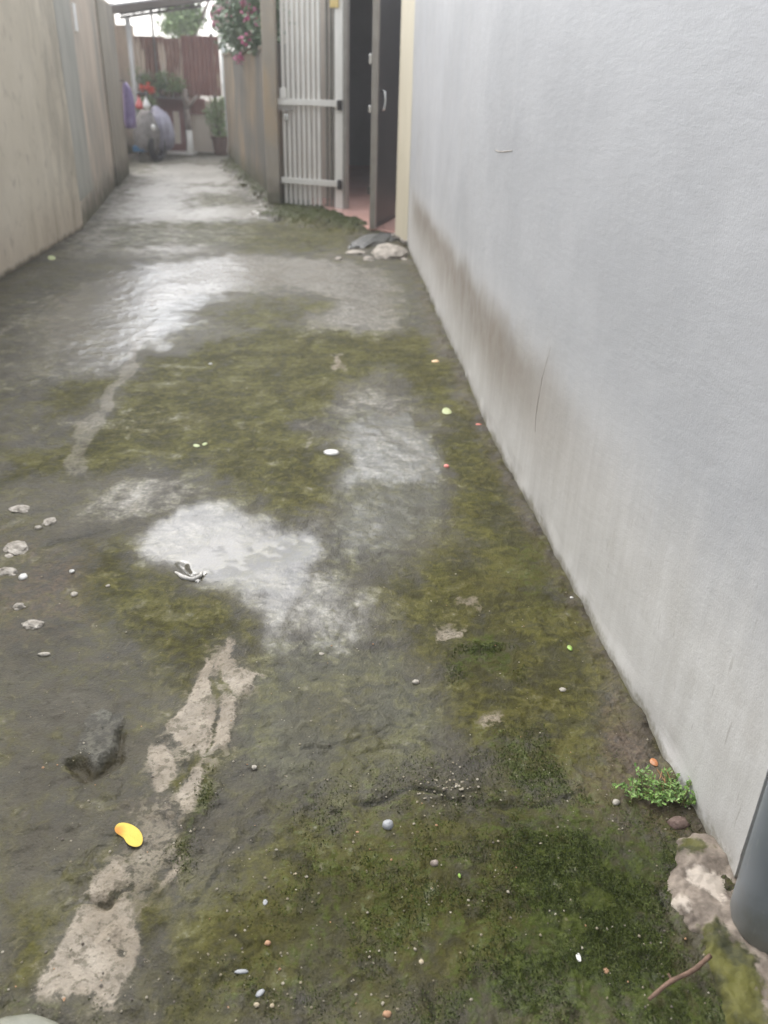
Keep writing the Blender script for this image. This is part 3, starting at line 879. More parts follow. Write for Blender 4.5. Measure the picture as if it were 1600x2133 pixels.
o = b.build('pale_patch', M_white, lw2); o.location = (2.5, -8.83, 0)

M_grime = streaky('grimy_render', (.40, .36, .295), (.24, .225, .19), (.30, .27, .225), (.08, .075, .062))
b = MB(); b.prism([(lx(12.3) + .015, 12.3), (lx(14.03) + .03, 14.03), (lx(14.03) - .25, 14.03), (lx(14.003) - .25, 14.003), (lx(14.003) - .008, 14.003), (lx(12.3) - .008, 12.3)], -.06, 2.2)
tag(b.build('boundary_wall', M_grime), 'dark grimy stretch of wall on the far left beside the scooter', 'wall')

M_pierdirt = streaky('stained_pier', (.36, .325, .27), (.42, .33, .225), (.31, .285, .24), (.17, .15, .12))
# ------------------------------------------------------------------ far right wall with its pier by the gate
fr = empty('boundary_wall', (-.61, 10.66, 0))
tag(fr, 'low damp concrete wall on the right beyond the gate, under pink flowers', 'wall')
p0, p1 = Vector((-.66, 10.80)), Vector((-1.86, 16.6))
dv = (p1 - p0).normalized(); nv = Vector((dv.y, -dv.x))
def frp(t, off): q = p0 + dv * t + nv * off; return (q.x, q.y)
L = (p1 - p0).length
b = MB(); b.prism([frp(.05, 0), frp(.05, .16), frp(L, .16), frp(L, 0)], -.06, 1.66)
o = b.build('wall', M_far, fr); o.location = (.61, -10.66, 0)
b = MB(); b.prism([frp(.10, -.015), frp(.10, .175), frp(L, .175), frp(L, -.015)], 1.662, 1.71)
o = b.build('coping', M_far, fr); o.location = (.61, -10.66, 0)
b = MB(); b.prism([(-.765, 10.66), (-.615, 10.62), (-.60, 10.80), (-.75, 10.86)], -.06, 2.7)
o = b.build('gate_pier', M_pierdirt, fr, bevel=.01); o.location = (.61, -10.66, 0)
b = MB(); b.prism([frp(2.0, -.03), frp(2.0, 0), frp(2.25, 0), frp(2.25, -.03)], -.06, 1.66)

# ------------------------------------------------------------------ porch and dark room behind the gate
porch = empty('porch', (.6, 11, 0))
tag(porch, 'dark doorway with red tiled porch floor behind the gate', 'porch')
def pp(o): o.location = (-.6, -11, 0); return o
slab = [(-.28, 15.7), (-.25, 10.55), (.36, 8.95), (.74, 8.62), (3.2, 8.62), (3.2, 15.7)]
b = MB(); b.prism(slab, -.05, .020)
bed = pp(b.build('floor_bed', M_grout, porch))
def clip(poly, cl):
    out = poly
    for i in range(len(cl)):
        a, c = Vector(cl[i]), Vector(cl[(i + 1) % len(cl)])
        inp, out = out, []
        if not inp: return []
        sgn = lambda p: (c.x - a.x) * (p[1] - a.y) - (c.y - a.y) * (p[0] - a.x)
        for k in range(len(inp)):
            s, e = inp[k - 1], inp[k]
            ss, se = sgn(s), sgn(e)
            if (ss >= 0) != (se >= 0):
                t = ss / (ss - se); out.append((s[0] + (e[0] - s[0]) * t, s[1] + (e[1] - s[1]) * t))
            if se >= 0: out.append(e)
    return out
ts = .40
for i in range(-1, 5):
    for j in range(18):
        x0, y0 = -.27 + i * ts, 8.60 + j * ts
        pl = clip([(x0 + .003, y0 + .003), (x0 + ts - .003, y0 + .003), (x0 + ts - .003, y0 + ts - .003), (x0 + .003, y0 + ts - .003)], slab)
        if len(pl) < 3: continue
        t = MB(); t.prism(pl, .0205, .028 + random.uniform(0, .0012))
        o = t.build('tile', M_tile, bed)
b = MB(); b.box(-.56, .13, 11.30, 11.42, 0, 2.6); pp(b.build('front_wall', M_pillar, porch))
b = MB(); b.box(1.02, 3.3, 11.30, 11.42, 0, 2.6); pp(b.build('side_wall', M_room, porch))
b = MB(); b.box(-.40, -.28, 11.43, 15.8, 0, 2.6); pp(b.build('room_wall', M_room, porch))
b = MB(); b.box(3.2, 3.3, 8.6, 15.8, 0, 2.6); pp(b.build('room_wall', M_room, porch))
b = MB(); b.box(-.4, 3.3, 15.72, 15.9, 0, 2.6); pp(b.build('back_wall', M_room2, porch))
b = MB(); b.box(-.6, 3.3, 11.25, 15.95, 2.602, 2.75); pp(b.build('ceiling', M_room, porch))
b = MB(); b.box(.05, .17, 11.24, 11.296, 0, 2.5); pp(b.build('door_jamb', M_stile, porch))

# ------------------------------------------------------------------ left gate leaf: pale vertical bars
gA, gB = Vector((-.60, 10.74)), Vector((.165, 10.36))
gang = math.atan2(gB.y - gA.y, gB.x - gA.x)
gate = empty('metal_gate', (gA.x, gA.y, 0), gang)
tag(gate, 'pale grey metal gate leaf of close vertical bars with two cross rails', 'gate')
GL = (gB - gA).length
def gx(px):           # photo column at bar height -> distance along the leaf
    q = on_y(px, 300, 10.55); return (q.x - gA.x) / math.cos(gang)
bar = MB(); bar.box(-.0155, .0155, -.016, .016, .03, 2.3)
bar_me = bar.mesh('bar', M_galv)
bar2 = MB(); bar2.box(-.011, .011, -.014, .014, .03, 2.3)
bar2_me = bar2.mesh('bar', M_galv_dk)
for px in (593, 603.5, 614, 624.5, 635, 645.5, 656, 666):
    o = bpy.data.objects.new('bar', bar_me); COL.objects.link(o); o.parent = gate; o.location = (gx(px), 0, 0)
for px in (678, 686, 693):
    o = bpy.data.objects.new('bar', bar2_me); COL.objects.link(o); o.parent = gate; o.location = (gx(px), .05, 0)
b = MB(); b.box(gx(699), gx(715), -.02, .02, .01, 2.3); b.build('meeting_stile', M_galv, gate, bevel=.003)
b = MB(); b.box(gx(716.5), gx(724), -.035, .035, .0, 2.35); b.build('dark_post', M_stile, gate, bevel=.003)
for z, x0, x1, nm in ((1.13, 577, 706, 'rail'), (.295, 587, 709, 'rail')):
    b = MB(); b.box(gx(x0), gx(x1), -.06, -.018, z - .032, z + .032); b.build(nm, M_galv, gate, bevel=.004)
b = MB(); b.box(gx(700), gx(716), -.019, .02, .012, .06, Matrix.Translation((0, -.004, 0))); b.build('bottom_rail', M_galv, gate)
for z in (1.115, .29):
    b = MB(); b.tube([(gx(711), -.05, z - .05), (gx(711), -.05, z + .05)], .028, 10)
    b.build('hinge', M_black, gate)
b = MB(); b.box(gx(577), gx(617), -.066, -.061, 1.04, 1.095); b.build('latch_plate', M_stile, gate, bevel=.003)
b = MB(); b.box(gx(590), gx(603), -.066, -.02, 1.165, 1.27); b.build('lock_box', M_galv, gate, bevel=.004)
pl = empty('padlock', (0, 0, 0)); pl.parent = gate
M_lock = M_chrome
b = MB(); b.box(gx(599), gx(607.5), -.085, -.067, .935, 1.0); b.build('lock_body', M_lock, pl, bevel=.006)
cx = gx(603.2)
b = MB(); b.tube([(cx - .016, -.076, 1.0)] + [(cx - .016 * math.cos(a), -.076, 1.04 + .016 * math.sin(a)) for a in np.linspace(0, math.pi, 7)] + [(cx + .016, -.076, 1.0)], .005, 6); b.build('shackle', M_lock, pl, smooth=True)
b = MB(); b.box(gx(692), gx(708), -.045, -.021, 2.045, 2.30); b.build('yellow_plate', simple('yellow_plate', (.62, .46, .16), (.70, .55, .24), 8, .5, 0), gate, bevel=.003)

# ------------------------------------------------------------------ right gate leaf: dark sheet, swung open towards the alley
hg = Vector((.725, 9.85)); fe = Vector((.405, 8.86))
leaf = empty('metal_gate', (hg.x, hg.y, 0), math.atan2(fe.y - hg.y, fe.x - hg.x))
tag(leaf, 'dark sheet metal gate leaf swung open beside the cream pier', 'gate')
LL = (hg - fe).length
b = MB(); b.box(.06, LL - .062, -.016, .016, .065, 2.5); b.build('sheet', M_dark, leaf)
b = MB(); b.box(LL - .06, LL, -.028, .028, .035, 2.52); b.build('free_stile', M_stile, leaf, bevel=.003)
b = MB(); b.box(0, .058, -.028, .028, .035, 2.52); b.build('hinge_stile', M_stile, leaf, bevel=.003)
b = MB(); b.box(.0585, LL - .0605, -.022, .022, .035, .0645); b.build('bottom_rail', M_dark, leaf)
for z, r in ((1.55, .03), (1.13, .022), (.40, .026)):
    b = MB(); b.box(LL - .05, LL + .012, -.052, -.0285, z - r * 1.4, z + r * 1.4); b.build('bolt', M_chrome if z > .5 else M_black, leaf, bevel=.004)
hb_ = MB(); hz = 1.20
hb_.tube([(LL - .20, .017, hz - .09), (LL - .20, .05, hz - .075), (LL - .20, .055, hz), (LL - .20, .05, hz + .075), (LL - .20, .017, hz + .09)], .011, 8)
hb_.build('handle', M_chrome, leaf, smooth=True)

# ------------------------------------------------------------------ broken mortar by the pier
def rock(name, px, py, s, m, label, cat, seed, rz=0., jit=.2, sub=2, z=0.0, group=None):
    p = gp(px, py)
    b = MB(); b.blob((0, 0, 0), s, sub, jit * .5, 0, seed)
    o = b.build(name, m, None, smooth=False)
    o.location = (p.x, p.y, p.z + s[2] * .45 + z); o.rotation_euler = (0, 0, rz)
    tag(o, label, cat, group)
    return o
def craggy(name, px, py, s, m, label, cat, seed, sub=3, amp=.35, rz=0., extra=5):
    p = gp(px, py)
    bm = bmesh.new(); bmesh.ops.create_icosphere(bm, subdivisions=sub, radius=1)
    for v in bm.verts:
        c = v.co.copy()
        n_ = float(fbm(np.array([c.x * 2.1 + c.z * 1.3 + seed]), np.array([c.y * 2.1 - c.z * 1.7 + seed]), 5, seed, .62)[0] - .5)
        n_ += .5 * (abs(float(vnoise(np.array([c.x * 3.3 + c.z]), np.array([c.y * 3.1 - c.z * 2]), seed + 5)[0]) - .5) - .25)
        v.co = c * (1 + amp * 2 * n_); v.co.x *= s[0]; v.co.y *= s[1]; v.co.z *= s[2]
        if v.co.z < -s[2] * .5: v.co.z = -s[2] * .5
    rr_ = random.Random(seed * 7)
    for k in range(extra):
        g_ = bmesh.ops.create_icosphere(bm, subdivisions=2, radius=1)
        a_ = rr_.uniform(0, 6.28); f_ = rr_.uniform(.22, .45); d_ = rr_.uniform(.55, 1.15)
        for v in g_['verts']:
            q_ = v.co * (1 + rr_.uniform(-.22, .22))
            v.co = Vector((q_.x * s[0] * f_ + math.cos(a_) * s[0] * d_, q_.y * s[1] * f_ + math.sin(a_) * s[1] * d_, q_.z * s[2] * f_ * 1.2 - s[2] * .25))
    me_ = bpy.data.meshes.new(name); bm.to_mesh(me_); bm.free()
    me_.materials.append(m)
    o = bpy.data.objects.new(name, me_); COL.objects.link(o)
    o.location = (p.x, p.y, p.z + s[2] * .12); o.rotation_euler = (0, 0, rz)
    tag(o, label, cat)
    return o
craggy('mortar_lump', 812, 532, (.15, .22, .085), M_plaster, 'pale lump of broken mortar at the foot of the cream pier', 'rubble', 4)
craggy('cement_slab', 775, 503, (.14, .40, .05), M_slate, 'wet grey cement chunk between the tiled porch and the mortar lump', 'rubble', 9, 3, .3, -.5)
craggy('mortar_chip', 742, 527, (.09, .07, .025), M_plaster, 'flat pale mortar chip left of the mortar lump', 'rubble', 12)
craggy('mortar_chip', 768, 540, (.05, .05, .025), M_plaster, 'small pale mortar chip in front of the mortar lump', 'rubble', 15)
craggy('mortar_chip', 706, 540, (.03, .04, .02), M_plaster, 'tiny pale mortar chip on the wet patch before the porch', 'rubble', 18)
# ------------------------------------------------------------------ concrete footing that shows at the foot of the wall by the pipe
N = NT('patchy_footing')
nB = N.noise(14, 6, .6); nC = N.noise(70, 5, .6); nE = N.noise(26, 6, .6)
z = N.n('ShaderNodeSeparateXYZ'); N.put(z.inputs[0], N.pos)
c = N.mix(N.step(nE, .36, .66), (.11, .09, .072), (.22, .185, .15))
c = N.mix(N.mul(N.step(N.add(N.attr('chalk'), N.add(N.mul(N.add(nE, -.5), 1.4), N.mul(N.add(nC, -.5), 1.2))), .30, .80), .85), c, N.mix(nC, (.31, .27, .225), (.42, .375, .32)))
c = N.mix(N.mul(N.step(N.add(N.attr('mossy'), N.add(N.mul(N.add(nE, -.5), 1.6), N.mul(N.add(nC, -.5), 1.2))), .22, .72), .92), c, N.mix(N.step(nB, .35, .65), (.012, .016, .004), (.080, .080, .012)))
N.set('Base Color', c); N.set('Roughness', .75); N.set('Specular IOR Level', .3)
N.set('Normal', N.bump(N.add(nC, nE), .5, .006))
fo_poly = [tuple(at(*p))[:2] for p in ((1400, 1750), (1390, 1800), (1378, 1850), (1395, 1895), (1428, 1930), (1450, 1965), (1455, 2010), (1490, 2080), (1510, 2150), (1640, 2250))]
fo_poly = fo_poly + [(.98, .70), (.98, 1.09), (.80, 1.20), (.775, 1.23)]
xs = np.linspace(.56, 1.0, 150); ysf = np.linspace(.70, 1.26, 190)
XX, YY = np.meshgrid(xs, ysf)
xf, yf = XX.ravel(), YY.ravel()
sdv = poly_sd(xf + (fbm(xf * 40, yf * 40, 3, 4) - .5) * .03, yf + (fbm(xf * 40, yf * 40, 3, 8) - .5) * .03, fo_poly)
zf = sstep(-.004, .022, sdv) * (.030 + (fbm(xf * 14, yf * 14, 4, 12) - .5) * .034 + (fbm(xf * 60, yf * 60, 3, 13) - .5) * .008) - .012
def blobmap(lst, f=.022):
    m = np.zeros_like(xf)
    xw = xf + (fbm(xf * 30, yf * 30, 3, 14) - .5) * .03; yw = yf + (fbm(xf * 30, yf * 30, 3, 15) - .5) * .03
    for pl in lst:
        m = np.maximum(m, sstep(-f, f, poly_sd(xw, yw, [tuple(at(*p, .025))[:2] for p in pl])))
    return m
chalk = blobmap([[(1428, 1800), (1455, 1795), (1515, 1815), (1520, 1850), (1505, 1880), (1480, 1850), (1440, 1830)], [(1400, 1865), (1430, 1862), (1448, 1885), (1440, 1900), (1410, 1890)], [(1440, 1975), (1470, 1975), (1475, 2000), (1450, 1995)]])
mossy = blobmap([[(1460, 1920), (1500, 1925), (1560, 1975), (1600, 2050), (1600, 2160), (1500, 2160), (1480, 2060), (1470, 1990)], [(1398, 1745), (1440, 1735), (1480, 1760), (1470, 1775), (1420, 1770)]])
keep = sdv > -.02
n2r, n2c = XX.shape
id2 = np.arange(xf.size).reshape(n2r, n2c)
qq = np.stack([id2[:-1, :-1], id2[:-1, 1:], id2[1:, 1:], id2[1:, :-1]], -1).reshape(-1, 4)
qq = qq[keep[qq].all(1)]
used = np.unique(qq); remap = -np.ones(xf.size, int); remap[used] = np.arange(len(used))
me2 = bpy.data.meshes.new('concrete_footing')
me2.from_pydata(np.stack([xf, yf, zf], 1)[used].tolist(), [], remap[qq].tolist())
for k, v in (('chalk', chalk), ('mossy', mossy)):
    a = me2.attributes.new(k, 'FLOAT', 'POINT'); a.data.foreach_set('value', v[used].astype(np.float32))
me2.polygons.foreach_set('use_smooth', [True] * len(me2.polygons))
me2.materials.append(N.m)
foot_o = bpy.data.objects.new('concrete_footing', me2); COL.objects.link(foot_o)
tag(foot_o, 'chalky uneven concrete footing with yellow moss below the grey drainpipe', 'footing')

# ------------------------------------------------------------------ small things lying on the pavement
M_pebw = simple('pale_stone', (.22, .20, .165), (.34, .315, .27), 200, .7, .2, 300)
M_pebg = simple('blue_grey_stone', (.20, .205, .215), (.29, .30, .31), 150, .55, .2, 300)
M_pebo = simple('orange_brick_grit', (.27, .145, .08), (.36, .22, .13), 200, .8, .2, 300)
M_pebt = simple('tan_stone', (.28, .23, .155), (.38, .325, .23), 200, .8, .2, 300)
M_pebd = simple('dark_stone', (.15, .12, .10), (.24, .20, .17), 120, .7, .3, 300)
M_pebr = simple('reddish_stone', (.075, .045, .036), (.15, .105, .085), 60, .8, .9, 120)
M_shell = simple('white_chip', (.46, .455, .435), (.58, .575, .555), 50, .35, 0)

def px_m(px, py):
    """metres covered by one photo pixel on the ground there, across the view"""
    return (at(px + 1, py) - at(px - 1, py)).length / 2

def pebble(px, py, wpx, hpx, m, label, seed, name='pebble', cat='pebble', flat=.6, rz=0., group=None, jit=.22):
    k = px_m(px, py)
    p = gp(px, py)
    s = (wpx * k / 2, wpx * k / 2 * hpx, wpx * k / 2 * flat)
    b = MB(); b.blob((0, 0, 0), s, 2 if wpx > 13 else 1, jit * (.6 if wpx > 13 else 1.2), 0, seed)
    o = b.build(name, m, None, smooth=wpx > 13)
    o.location = (p.x, p.y, p.z + s[2] * .25); o.rotation_euler = (0, 0, rz)
    return tag(o, label, cat, group)

pebble(690, 945, 34, .9, M_shell, 'bright white oval chip on olive moss beside the wet grey patch', 1, 'white_chip', 'chip', .25, jit=.08)
pebble(808, 1720, 25, .95, M_pebg, 'round blue grey pebble on dark moss below the long crack', 2, jit=.12, flat=.85)
pebble(866, 1421, 15, .8, M_pebw, 'pale pebble on the right edge of the smooth grey cement', 3)
pebble(670, 1360, 12, .9, M_pebw, 'small white pebble on grey cement below the bright puddle', 4)
pebble(530, 1603, 11, 1., M_pebw, 'small white pebble on grey cement beside the chalky strip', 5)
pebble(1283, 1672, 18, .8, M_pebw, 'grey white oval pebble left of the green weed', 6, rz=.5)
pebble(1412, 1718, 46, .75, M_pebr, 'reddish brown stone between the green weed and the footing', 7, 'stone', 'stone', .55)
pebble(905, 1800, 18, .9, M_pebd, 'dark stone with pale top standing out of the moss', 8, 'stone', 'stone', .8)
pebble(558, 1968, 14, .8, M_pebo, 'orange pebble on dark moss beside a pale sliver', 9)
pebble(806, 2117, 20, .7, M_pebo, 'large orange pebble at the lower edge of the moss', 10)
pebble(878, 2008, 13, .8, M_pebt, 'tan pebble above the short dark crack near the bottom', 11)
pebble(1262, 2024, 12, 1.4, M_pebo, 'narrow orange flake on thick green moss left of the twig', 12, flat=.3)
pebble(535, 2095, 13, .9, M_pebt, 'left one of two tan pebbles near the bottom edge', 13)
pebble(567, 2096, 11, .9, M_pebt, 'right one of two tan pebbles near the bottom edge', 14)
pebble(1205, 1998, 12, 1.5, M_shell, 'white splinter standing in the thick green moss', 15, flat=.5)
pebble(615, 1824, 11, 1., M_pebt, 'round tan pebble on the brownish moss left of centre', 16)
pebble(552, 1882, 12, 1.3, M_pebg, 'pale grey pebble on dark concrete left of the moss', 17, flat=.5)
pebble(1172, 1437, 15, .9, M_pebw, 'white flake on moss next to the dirty wall foot', 18, flat=.35)
pebble(503, 2027, 30, .35, M_pebg, 'long shiny grey sliver lying flat on dark moss', 19, 'stone_sliver', 'sliver', .2)
pebble(541, 2070, 24, .6, M_pebg, 'short grey sliver above two tan pebbles', 20, 'stone_sliver', 'sliver', .25, .7)
pebble(930, 973, 12, 1., simple('pink_berry', (.75, .22, .19), (.82, .30, .25), 30, .4, 0), 'round pink berry on moss beside the wet grey patch', 21, 'berry', 'berry', .9, jit=.04)
pebble(997, 885, 11, .8, simple('red_petal_dry', (.58, .13, .10), (.66, .2, .15), 30, .5, 0), 'small red petal by the foot of the grey wall', 22, 'petal', 'petal', .3)
pebble(907, 755, 17, .8, simple('peach_petal', (.70, .46, .26), (.78, .56, .35), 30, .5, 0), 'peach coloured petal on moss near the far part of the grey wall', 23, 'petal', 'petal', .35, .6)
pebble(438, 757, 9, 1., M_shell, 'white speck of stone on the olive moss in the middle lane', 24)
pebble(1190, 1250, 9, 1., M_shell, 'bright white speck by the middle of the grey wall foot', 25)
pebble(150, 1193, 13, 1.1, M_shell, 'small white mortar bit at the end of a short groove', 26, 'mortar_bit', 'mortar bit')
pebble(155, 1240, 15, 1.2, M_pebw, 'pale mortar bit on brown earth right of the white heap', 27, 'mortar_bit', 'mortar bit')
pebble(48, 1203, 20, 1.2, M_shell, 'egg shaped white mortar bit below the biggest white lump', 28, 'mortar_bit', 'mortar bit')
pebble(92, 1360, 28, .45, M_pebw, 'flat pale mortar bit lying across dark concrete', 29, 'mortar_bit', 'mortar bit', .3)
pebble(80, 1099, 16, .9, M_pebw, 'round pale mortar bit above the biggest white lump', 30, 'mortar_bit', 'mortar bit')
pebble(225, 1222, 11, .9, M_pebw, 'small pale mortar bit between brown earth and moss', 31, 'mortar_bit', 'mortar bit')
M_lump = simple('white_mortar', (.15, .135, .11), (.40, .37, .325), 45, .85, 1.0, 90)
craggy('mortar_lump', 34, 1142, (.036, .050, .015), M_lump, 'biggest white mortar lump at the left edge', 'rubble', 31, 3, .35, .6)
craggy('mortar_lump', 16, 1190, (.030, .022, .011), M_lump, 'white mortar lump just below the biggest one', 'rubble', 33, 3, .35)
craggy('mortar_lump', 70, 1300, (.030, .020, .010), M_lump, 'white mortar lump at the lower rim of the brown earth', 'rubble', 36, 3, .4)
craggy('mortar_lump', 40, 1265, (.016, .014, .010), M_lump, 'small pinkish mortar lump on the brown earth', 'rubble', 38, 2, .3)
craggy('mortar_lump', 104, 1085, (.020, .027, .008), M_lump, 'rough mortar lump stuck on the slab above the short groove', 'rubble', 41, 3, .4)
craggy('mortar_lump', 40, 1058, (.034, .026, .006), M_lump, 'low crusty mortar lump farthest up the left edge', 'rubble', 44, 3, .4)
# flat smooth slab edge peeping in at the bottom left
p = at(20, 2205)
b = MB(); b.blob((0, 0, 0), (.085, .055, .018), 3, .03, 0, 5)
o = b.build('flat_stone', simple('greenish_stone', (.13, .135, .105), (.19, .19, .15), 20, .5, .1), None, smooth=True)
o.location = (p.x + .005, p.y + .008, .012)
tag(o, 'smooth greenish flat stone in the bottom left corner', 'stone')

# pale broken mortar, shaped as a curl at the rim of the puddle
b = MB()
pts = [gp(366, 1192, .006), gp(382, 1204, .008), gp(400, 1208, .012), gp(417, 1196, .010), gp(420, 1190, .006)]
pts = [q - Vector((0, 0, .004)) for q in pts]
b.tube(pts, [.004, .0075, .006, .0065, .003], 8)
tag(b.build('rim_mortar', simple('dull_mortar', (.34, .325, .295), (.56, .545, .51), 70, .5, .5, 120), None, smooth=True), 'curled pale mortar scrap on the near rim of the bright puddle', 'scrap')

# yellow petal: a thin curved kidney shape with an orange inner rim
def sheetleaf(name, px_outline, m, label, cat, th=.0012, dome=.004, parent=None, m2=None, lift=.002):
    pts = [gp(*p) for p in px_outline]
    c = sum(pts, Vector()) / len(pts)
    zb = max(q.z for q in pts) * .4 + c.z * .6
    b = MB(); n = len(pts)
    rings = []
    for f, z in ((1, 0), (.7, dome * .6), (.35, dome)):
        rings.append([c + (q - c) * f for q in pts])
        for k in range(n): rings[-1][k].z = zb + lift + z + .0008 * math.sin(k * 1.7)
    top = [r for r in rings]
    b.rings([[q + Vector((0, 0, -th)) for q in rings[0]]] + top)
    o = b.build(name, m, parent, smooth=True)
    sm = o.modifiers.new('smooth', 'SUBSURF'); sm.levels = 2; sm.render_levels = 2
    return o
N = NT('yellow_petal')
s = N.n('ShaderNodeSeparateXYZ'); N.put(s.inputs[0], N.pos)
pc = at(243, 1740)
d = N.n('ShaderNodeVectorMath'); d.operation = 'DISTANCE'; N.put(d.inputs[0], N.pos); d.inputs[1].default_value = (pc.x, pc.y, .01)
N.set('Base Color', N.mix(N.step(N.add(d.outputs['Value'], N.mul(N.noise(120, 3), .01)), .030, .008), (.56, .42, .085), (.42, .19, .04)))
N.set('Roughness', .7); N.set('Specular IOR Level', .2); N.set('Normal', N.bump(N.noise(220, 5, .7), .5, .003)); N.set('Subsurface Weight', .1); N.set('Subsurface Scale', .004)
o = sheetleaf('petal', [(238, 1730), (246, 1720), (262, 1718), (280, 1724), (294, 1736), (301, 1752), (298, 1766), (288, 1772), (272, 1770), (262, 1760), (261, 1753), (252, 1747), (240, 1741)], N.m, '', '', dome=.0012, lift=.0045)
tag(o, 'curved yellow petal with orange inner rim on smooth mortar', 'petal')
M_lg = leafmat('pale_green_leaf', (.28, .33, .14), (.38, .42, .22))
M_bg = leafmat('bright_green_leaf', (.16, .28, .04), (.22, .34, .07))
def small_leaf(px, py, lpx, ang, m, label, wf=.5):
    a = ang; out = []
    for t in np.linspace(0, 2 * math.pi, 10, endpoint=False):
        u_, v_ = math.cos(t) * lpx / 2, math.sin(t) * lpx / 2 * wf * (1 - .3 * math.cos(t))
        out.append((px + u_ * math.cos(a) - v_ * math.sin(a), py + (u_ * math.sin(a) + v_ * math.cos(a)) * .8))
    return tag(sheetleaf('fallen_leaf', out, m, '', '', dome=.003), label, 'leaf')
small_leaf(410, 931, 16, .2, M_lg, 'pale green leaf, left one of a pair on olive moss')
small_leaf(427, 927, 13, -.3, M_lg, 'pale green leaf, right one of a pair on olive moss')
small_leaf(931, 858, 22, .5, M_lg, 'crumpled yellow green leaf by the grey wall', .8)
small_leaf(1187, 1352, 17, 1.1, M_bg, 'light green leaf on moss under the middle of the grey wall', .6)
small_leaf(957, 1828, 14, 1.4, M_bg, 'tiny bright green leaf on dark moss', .5)
small_leaf(108, 537, 18, .2, M_lg, 'pale green leaf by the foot of the near beige wall', .7)
M_dryl = leafmat('dry_leaf', (.26, .09, .03), (.38, .16, .06))
small_leaf(1362, 1592, 26, 1.0, M_dryl, 'dry orange brown leaf at the wall behind the green weed', .6)
small_leaf(958, 1255, 1, 0, M_lg, 'x') if False else None

# twig on the moss, bottom right
tw = empty('twig', tuple(at(1410, 2060)))
tag(tw, 'bare reddish brown twig lying on moss in the bottom right', 'twig')
q0, q1 = at(1348, 2098), at(1472, 2014)
pts = [q0.lerp(q1, t) + Vector((0, .003 * math.sin(t * 6) + random.uniform(-.0012, .0012), .020 + .012 * t + random.uniform(-.001, .001))) - tw.location for t in np.linspace(0, 1, 9)]
b = MB(); b.tube(pts, [.0030, .0040, .0037, .0046, .0040, .0044, .0047, .0041, .0046], 8)
b.build('stick', M_bark, tw, smooth=True)
b = MB(); b.tube([pts[3], pts[3] + Vector((-.004, .010, .006))], [.003, .002], 6); b.build('knot', M_bark, tw)

# ------------------------------------------------------------------ green weed at the wall
wd = at(1378, 1668)
weed = empty('weed', (wd.x, wd.y, gz(wd.x, wd.y)))
tag(weed, 'small bright green weed growing at the foot of the grey wall', 'weed')
stems, leaves, dry = MB(), MB(), MB()
rw = random.Random(5)
def leafquad(b, p, d, up, l, wdt):
    d = d.normalized(); s = d.cross(up).normalized(); n_ = len(b.v)
    b.v += [tuple(p), tuple(p + d * l * .5 + s * wdt / 2 + up * l * .08), tuple(p + d * l), tuple(p + d * l * .5 - s * wdt / 2 + up * l * .08), tuple(p + d * l * .55 + up * l * -.02)]
    b.f += [(n_, n_ + 1, n_ + 4), (n_ + 1, n_ + 2, n_ + 4), (n_ + 2, n_ + 3, n_ + 4), (n_ + 3, n_, n_ + 4)]
for k in range(52):
    bx = Vector((rw.uniform(-.075, .06), rw.uniform(-.025, .04), 0))
    a = rw.uniform(0, 2 * math.pi)
    L_ = rw.uniform(.035, .075)
    tip = bx + Vector((math.cos(a) * L_ * .7, math.sin(a) * L_ * .55, L_ * rw.uniform(.35, .8)))
    lim = .787 - wd.x - .006
    tip.x = min(tip.x, lim); bx.x = min(bx.x, lim - .01)
    mid = bx.lerp(tip, .5) + Vector((0, 0, L_ * .15))
    stems.tube([bx, mid, tip], [.0012, .001, .0007], 5)
    for j in range(13):
        t = j / 12 * .9 + .1
        p = (bx.lerp(mid, t * 2) if t < .5 else mid.lerp(tip, t * 2 - 1))
        dd = Vector((rw.uniform(-1, 1), rw.uniform(-1, 1), rw.uniform(-.1, .8)))
        upv = Vector((rw.uniform(-.4, .4), rw.uniform(-.4, .4), 1)).normalized()
        l = rw.uniform(.008, .0145)
        if p.x + dd.normalized().x * l > lim: dd.x = -abs(dd.x)
        leafquad(leaves, p, dd, upv, l, rw.uniform(.004, .0065))
stems.build('stem', M_stem, weed)
leaves.build('foliage', M_leaf, weed, fix=False)
for k in range(4):
    x0 = rw.uniform(-.005, .03)
    dry.tube([(x0, .02, 0), (x0 + rw.uniform(-.015, .01), .035, .02), (x0 + rw.uniform(-.02, .01), .06, .032)], .0013, 5)
dry.build('dry_stalk', simple('dry_stalk', (.22, .12, .05), (.34, .2, .09), 60, .7, 0), weed)

# ------------------------------------------------------------------ uncountable cover: grit and moss tufts
gr = MB(); rg = random.Random(21)
for k in range(1000):
    py = 1130 + 1000 * rg.random() ** .7
    px = rg.uniform(0, 1500)
    wl = 860 + (py - 545) * .52
    if px > wl - 10: continue
    p = gp(px, py)
    if float(vnoise(np.array([p.x * 5]), np.array([p.y * 5]), 2)[0]) < .42: continue
    r = rg.choice((.0009, .0012, .0016, .002, .0028))
    gr.blob((p.x, p.y, p.z + r * .4), (r, r * rg.uniform(.7, 1.3), r * .7), 1, .25, rg.random() * 3, k)
for k in range(70):
    px, py = rg.gauss(925, 50), rg.gauss(1645, 22)
    if not (1560 < py < 1720): continue
    p = gp(px, py); r = rg.choice((.0018, .0024, .0032))
    gr.blob((p.x, p.y, p.z + r * .4), (r, r * 1.2, r * .7), 1, .25, rg.random() * 3, k)
N = NT('mixed_grit')
ri = N.geo.outputs['Random Per Island']
cr = N.n('ShaderNodeValToRGB'); N.put(cr.inputs[0], ri); cr.color_ramp.interpolation = 'CONSTANT'
el = cr.color_ramp.elements; el[0].color = (.24, .215, .165, 1); el[1].position = .35; el[1].color = (.18, .155, .105, 1)
